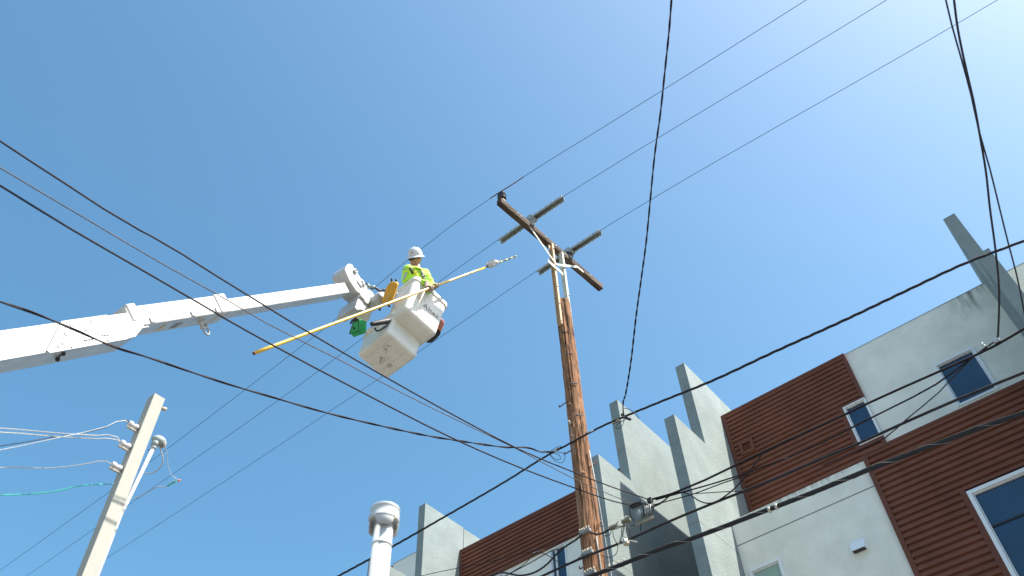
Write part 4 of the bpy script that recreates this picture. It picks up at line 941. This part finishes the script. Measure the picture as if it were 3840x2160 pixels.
band([r2(545, 650), r2(580, 720), r2(620, 800)], .038, sh_, 'strap', 'harness_strap')
band([r2(815, 735), r2(850, 810), r2(875, 930)], .050, sh_, 'straptan', 'harness_strap')
band([r2(800, 740), r2(820, 830), r2(840, 920)], .010, sh_, 'strap', 'harness_edge', .008)
band([r2(858, 735), r2(890, 830), r2(905, 940)], .010, sh_, 'strap', 'harness_edge', .008)
p_, n_2 = on_body(*r2(860, 870), sh_, .016)
if p_ is not None: MB().box(p_, (.05, .012, .035), (RT, n_2.cross(RT).normalized(), n_2), .004).build('buckle', M['strap'], person)
band([r2(640, 700), r2(690, 790), r2(720, 860)], .050, sh_, 'hivis_in', 'shirt_opening', .003)
band([r2(480, 760), r2(430, 850), r2(395, 930)], .032, sh_, 'reflective', 'sleeve_band', .004)
band([r2(385, 700), r2(410, 690), r2(440, 672)], .026, sh_, 'reflective', 'shoulder_patch', .004)
band([r2(700, 760), r2(725, 790), r2(750, 740)], .008, sh_, 'strap', 'cord', .006)
# hard hat
hh = hc+HU*.055-HF*.008
prof = [(-.012, .0), (-.012, .108)]
dome = MB(); nl, nr = 28, 9; vs = []
for i in range(nr+1):
    t = i/nr; a = t*math.pi/2; rr = math.cos(a)**.75; z = .140*math.sin(a)**.95
    for k in range(nl):
        an = 2*math.pi*k/nl; rx, ry = .108*rr, .128*rr; vs.append(hh+HR*rx*math.cos(an)+HF*ry*math.sin(an)+HU*z)
fs = [(i*nl+k, i*nl+(k+1) % nl, (i+1)*nl+(k+1) % nl, (i+1)*nl+k) for i in range(nr) for k in range(nl)]
dome.add(vs, fs, True); hat = dome.build('hard_hat', M['helmet'], person)
brim = MB(); vs = []
for (rad, z) in ((1, .004), (1.16, -.006), (1.30, -.018), (1.31, -.023), (1.16, -.013), (.98, -.004)):
    for k in range(nl):
        an = 2*math.pi*k/nl; front = max(0, math.sin(an))*.02*(rad > 1.2); vs.append(hh+HR*.108*rad*math.cos(an)+HF*(.128*rad+front)*math.sin(an)+HU*(z-.5*front))
fs = [(i*nl+k, i*nl+(k+1) % nl, (i+1)*nl+(k+1) % nl, (i+1)*nl+k) for i in range(5) for k in range(nl)]
brim.add(vs, fs, True).build('brim', M['helmet'], hat)
MB().hull([(hh+HF*.10+HU*.065, .010), (hh+HU*.138, .012), (hh-HF*.10+HU*.065, .010)], 1).build('crest', M['helmet'], hat)
bpy.context.view_layer.update()
def hatpt(x, y, push=.002):
    return on_body(x, y, hat, push)
def hat_mark(pix, m, nm):
    q = [hatpt(*r2(x, y))[0] for x, y in pix]
    if None not in q: MB().add(q, [tuple(range(len(q)))]).build(nm, M[m], hat)
hat_mark([(562, 246), (622, 240), (620, 256), (563, 260)], 'logo_yellow', 'emblem'); hat_mark([(560, 262), (572, 261), (570, 300), (557, 303)], 'logo_yellow', 'emblem')
hat_mark([(610, 256), (622, 254), (617, 306), (605, 308)], 'logo_dark', 'emblem'); hat_mark([(557, 296), (606, 296), (606, 309), (556, 309)], 'logo_dark', 'emblem')
hat_mark([(556, 322), (614, 320), (614, 328), (556, 330)], 'letter', 'emblem_lettering')
# sunglasses
ec = hc+HU*.008
for s_ in (-1, 1):
    MB().sphere(ec+HF*.088+HR*s_*.033, 1, (.031, .013, .021), ((HR+HF*-.25*s_).normalized(), (HF+HR*.25*s_).normalized(), HU)).build('sunglass_lens', M['lens'], person)
    MB().tube([ec+HF*.092+HR*s_*.06+HU*.006, ec+HF*.05+HR*s_*.084+HU*.006, ec-HF*.02+HR*s_*.088+HU*.008], .006, 6).build('sunglass_arm', M['black'], person)
MB().tube([ec+HF*.104-HR*.012+HU*.006, ec+HF*.104+HR*.012+HU*.006], .005, 6).build('sunglass_bridge', M['black'], person)
MB().hull([(hc-HF*.058+HU*.03, .060), (hc-HF*.062-HU*.02, .05)]).hull([(hc-HF*.04+HR*.04+HU*.03, .036), (hc-HF*.04-HR*.04+HU*.03, .036)]).build('hair', M['hair'], person)
MB().hull([(hc+HF*.086-HU*.090-HR*.012, .014), (hc+HF*.086-HU*.090+HR*.012, .014)]).build('chin_beard', M['hair'], person)
# gloved hands closed round the stick
def grip(sc, wrist, name, r_=.018):
    mb = MB(); out = (wrist-sc); out -= SD*out.dot(SD); out.normalize(); sidev = SD.cross(out)
    palm = sc+out*(r_+.022)
    mb.hull([(wrist, .038), (palm-SD*.035, .024), (palm+SD*.035, .024)])
    for j, (o_, ln) in enumerate(((-.036, .9), (-.012, 1.0), (.012, .97), (.036, .82))):
        prev = None; R_ = r_+.016
        for k in range(5):
            a = R(20+ln*58*k); p = sc+SD*(o_+.004*k)+(out*math.cos(a)+sidev*math.sin(a))*(R_+(.010 if k == 0 else 0))
            if prev is not None: mb.hull([(prev, .0135), (p, .0125)], 1)
            prev = p
    prev = palm-SD*.045
    for k in range(4):
        a = R(-15-48*k); p = sc-SD*(.050-.012*k)+(out*math.cos(a)+sidev*math.sin(a))*(r_+.017); mb.hull([(prev, .0155), (p, .0145)], 1); prev = p
    mb.hull([(wrist, .040), (wrist+(wrist-palm).normalized()*.07, .047)])
    return remesh(mb.build(name, M['glove'], person), .006, 1)
s_h = stick_at(1613); grip(SB+SD*s_h, J['rw']+(SB+SD*s_h-J['rw'])*.12, 'glove')
s_h2 = stick_at(1634); grip(SB+SD*s_h2, J['lw']+(SB+SD*s_h2-J['lw'])*.25, 'glove')

# ------------------------------------------------------------------ beige service post
c0 = P(583, 1469, 6.0); PW = .085
post = thing('service_post', 'beige painted square timber post with three white spool insulators', 'post', (c0.x-PW/2, c0.y+PW/2, 0))
def sp_(name, mb, m, par=post): return mb.build(name, M[m], par)
mb = MB(); mb.bx(c0.x-PW, c0.x, c0.y, c0.y+PW, 0, c0.z-.012).add([(c0.x-PW, c0.y, c0.z-.012), (c0.x, c0.y, c0.z-.012), (c0.x, c0.y+PW, c0.z-.012), (c0.x-PW, c0.y+PW, c0.z-.012), (c0.x-PW/2, c0.y+PW/2, c0.z+.004)], [(0, 1, 4), (1, 2, 4), (2, 3, 4), (3, 0, 4)])
sp_('timber', mb, 'beige')
spools = []
for x, y in ((528, 1572), (498, 1645), (463, 1728)):
    a = atY(x, y, c0.y-.045); a.x = c0.x-PW*.5+.0; tmp = a
    o_ = sp_('spool_insulator', MB().lathe((a.x, c0.y-.004, a.z), (0, -1, 0), [(0, .017), (.004, .022), (.024, .022), (.029, .016), (.040, .016), (.045, .023), (.068, .023), (.073, .017), (.073, 0)], 18), 'porcelain')
    MB().box((a.x, c0.y-.045, a.z-.03), (.018, .07, .008), None, .002).build('clevis', M['pin'], o_)
    spools.append(Vector((a.x, c0.y-.075, a.z)))
whc = Vector((c0.x+.005, c0.y+PW+.045, atY(585, 1650, c0.y+PW+.04).z))
wh = sp_('weatherhead', MB().sphere(whc+Vector((0, .02, .01)), 1, (.04, .055, .035)).lathe(whc-Z*.05, Z, [(0, .022), (.03, .026), (.05, .02)], 14), 'guard')
MB().lathe(whc+Vector((0, .05, 0)), (0, 1, .2), [(0, .03), (.012, .028), (.014, 0)], 12).build('wire_face', M['tan'], wh)
cx = whc-Z*.05; zlo = atY(450, 1935, c0.y+PW+.01).z; sp_('conduit', MB().tube([cx, Vector((c0.x-.03, c0.y+PW+.012, zlo)), Vector((c0.x-.05, c0.y+PW+.015, .1))], .0125, 10).lathe(cx-Z*.02, Z, [(0, .018), (.022, .018)], 12), 'pvc')
sp_('side_knob', MB().lathe((c0.x-.01, c0.y+PW+.002, atY(612, 1524, c0.y+PW).z), (0, 1, .35), [(0, .012), (.035, .014), (.04, .01)], 10), 'tan')
def loop(pix, zs, r_, m, nm): sp_(nm, MB().tube(spline([P(x, y, z) for (x, y), z in zip(pix, zs)], .02), r_, 6), m)
zc = (whc-CAM).dot(FW)
loop([(594, 1668), (604, 1690), (611, 1722), (606, 1746), (590, 1764), (565, 1775), (530, 1773)], [zc]*7, .0035, 'creamwire', 'drip_loop')
loop([(600, 1647), (615, 1662), (624, 1690), (628, 1730), (642, 1780), (660, 1795), (672, 1801)], [zc]*7, .0022, 'greywire', 'drip_wire')
loop([(480, 1872), (510, 1868), (550, 1848), (590, 1826), (625, 1823), (640, 1812), (655, 1804), (672, 1802)], [zc]*8, .003, 'greywire', 'drip_wire')
loop([(590, 1672), (575, 1684), (555, 1688)], [zc]*3, .004, 'rubber', 'drip_wire')
sp_('wire_nut', MB().sphere(P(672, 1802, zc), .009), 'orange')
sp_('wire_splice', MB().tube([P(628, 1822, zc), P(645, 1812, zc), P(660, 1806, zc)], .006, 6), 'tealwire')
G2 = 'service wires leading left from the beige post'
def lw(pix, z0, z1, r_, m, label, start):
    n_ = len(pix); pts = [start]+[P(x, y, z0+(z1-z0)*i/(n_-1)) for i, (x, y) in enumerate(pix)]
    pts.append(pts[-1]+(pts[-1]-pts[-2]).normalized()*2.5)
    return wire('service_wire', pts, r_, m, label, 'wire', G2, 6, .1)
zt = (spools[0]-CAM).dot(FW)
lw([(470, 1577), (400, 1600), (300, 1625), (225, 1640), (110, 1666), (0, 1688)], zt-.02, 5.0, .0032, 'greywire', 'pale grey wire dropping left from the top spool of the beige post', spools[0])
lw([(480, 1576), (400, 1602), (310, 1624), (200, 1640), (110, 1655), (0, 1673)], zt, 5.05, .0028, 'cable', 'dark wire twisted with the grey one from the top spool of the beige post', spools[0])
zt = (spools[1]-CAM).dot(FW)
lw([(440, 1639), (360, 1633), (290, 1629), (180, 1621), (80, 1612), (0, 1606)], zt, 5.1, .003, 'creamwire', 'upper cream wire of the pair from the middle spool of the beige post', spools[1])
lw([(440, 1650), (360, 1645), (250, 1640), (150, 1632), (70, 1625), (0, 1621)], zt-.02, 5.05, .003, 'creamwire', 'lower cream wire of the pair from the middle spool of the beige post', spools[1])
zt = (spools[2]-CAM).dot(FW)
lw([(400, 1730), (330, 1738), (250, 1750), (160, 1756), (70, 1753), (0, 1754)], zt, 5.1, .003, 'creamwire', 'single cream wire from the bottom spool of the beige post', spools[2])
zt = zt
lw([(390, 1816), (365, 1817), (290, 1823), (230, 1838), (150, 1850), (60, 1855), (0, 1857)], zt, 5.1, .0036, 'tealwire', 'teal green wire tied to the beige post below its insulators', P(418, 1815, (c0-CAM).dot(FW)+.02))

# ------------------------------------------------------------------ white vent pipe
vc = P(1424, 2100, 3.75); vt = atY(1447, 1925, vc.y)
vc = Vector((P(1436, 2000, 3.75).x, P(1436, 2000, 3.75).y, 0)); hd_ = math.hypot(vc.x, vc.y)
def vz(y): d = ray(1440, y); return CAM.z+d.z*hd_/math.hypot(d.x, d.y)
ztop = vz(1908); RP = .0425
vp = thing('vent_pipe', 'white plastic vent pipe with a slotted cap in the foreground', 'vent pipe', vc)
MB().tube([vc, vc+Z*(ztop-.05)], RP, 28).build('pipe', M['pvc'], vp)
MB().lathe(vc+Z*(vz(2030)-.03), Z, [(0, RP), (0, RP+.003), (.012, RP+.003), (.014, RP)], 28).build('coupling', M['pvc'], vp)
n_ = 36; vs = []; zc0 = ztop-.085
for i, (rad, h0) in enumerate(((.058, 0), (.064, 1))):
    pass
cap = MB(); prof = []
cap.lathe(vc+Z*(ztop-.075), Z, [(0, .06), (.0, .068), (.014, .069), (.017, .066), (.058, .066), (.061, .069), (.069, .067), (.077, .055), (.080, 0)], 36)
cap.build('cap', M['pvc'], vp)
for k in range(3):                                                        # hanging skirt lobes between the slots
    a0 = R(40+120*k); mb = MB(); vo, vi = [], []
    for j in range(13):
        a = a0+R(80)*j/12; d = Vector((math.cos(a), math.sin(a), 0)); dz = -.046*math.sin(math.pi*j/12)**.35
        vo += [vc+d*.067+Z*(ztop-.074), vc+d*.067+Z*(ztop-.074+dz)]; vi += [vc+d*.060+Z*(ztop-.074), vc+d*.060+Z*(ztop-.074+dz)]
    m_ = 26; vs = vo+vi
    fs = []
    for j in range(12):
        b0 = 2*j; fs += [(b0, b0+2, b0+3, b0+1), (m_+b0, m_+b0+1, m_+b0+3, m_+b0+2), (b0+1, b0+3, m_+b0+3, m_+b0+1)]
    mb.add(vs, fs, True).build('cap_skirt', M['pvc'], vp)
    a = a0+R(84); d = Vector((math.cos(a), math.sin(a), 0)); MB().box(vc+d*.066+Z*(ztop-.066), (.012, .012, .03), None, .003).build('cap_tab', M['tan'], vp)
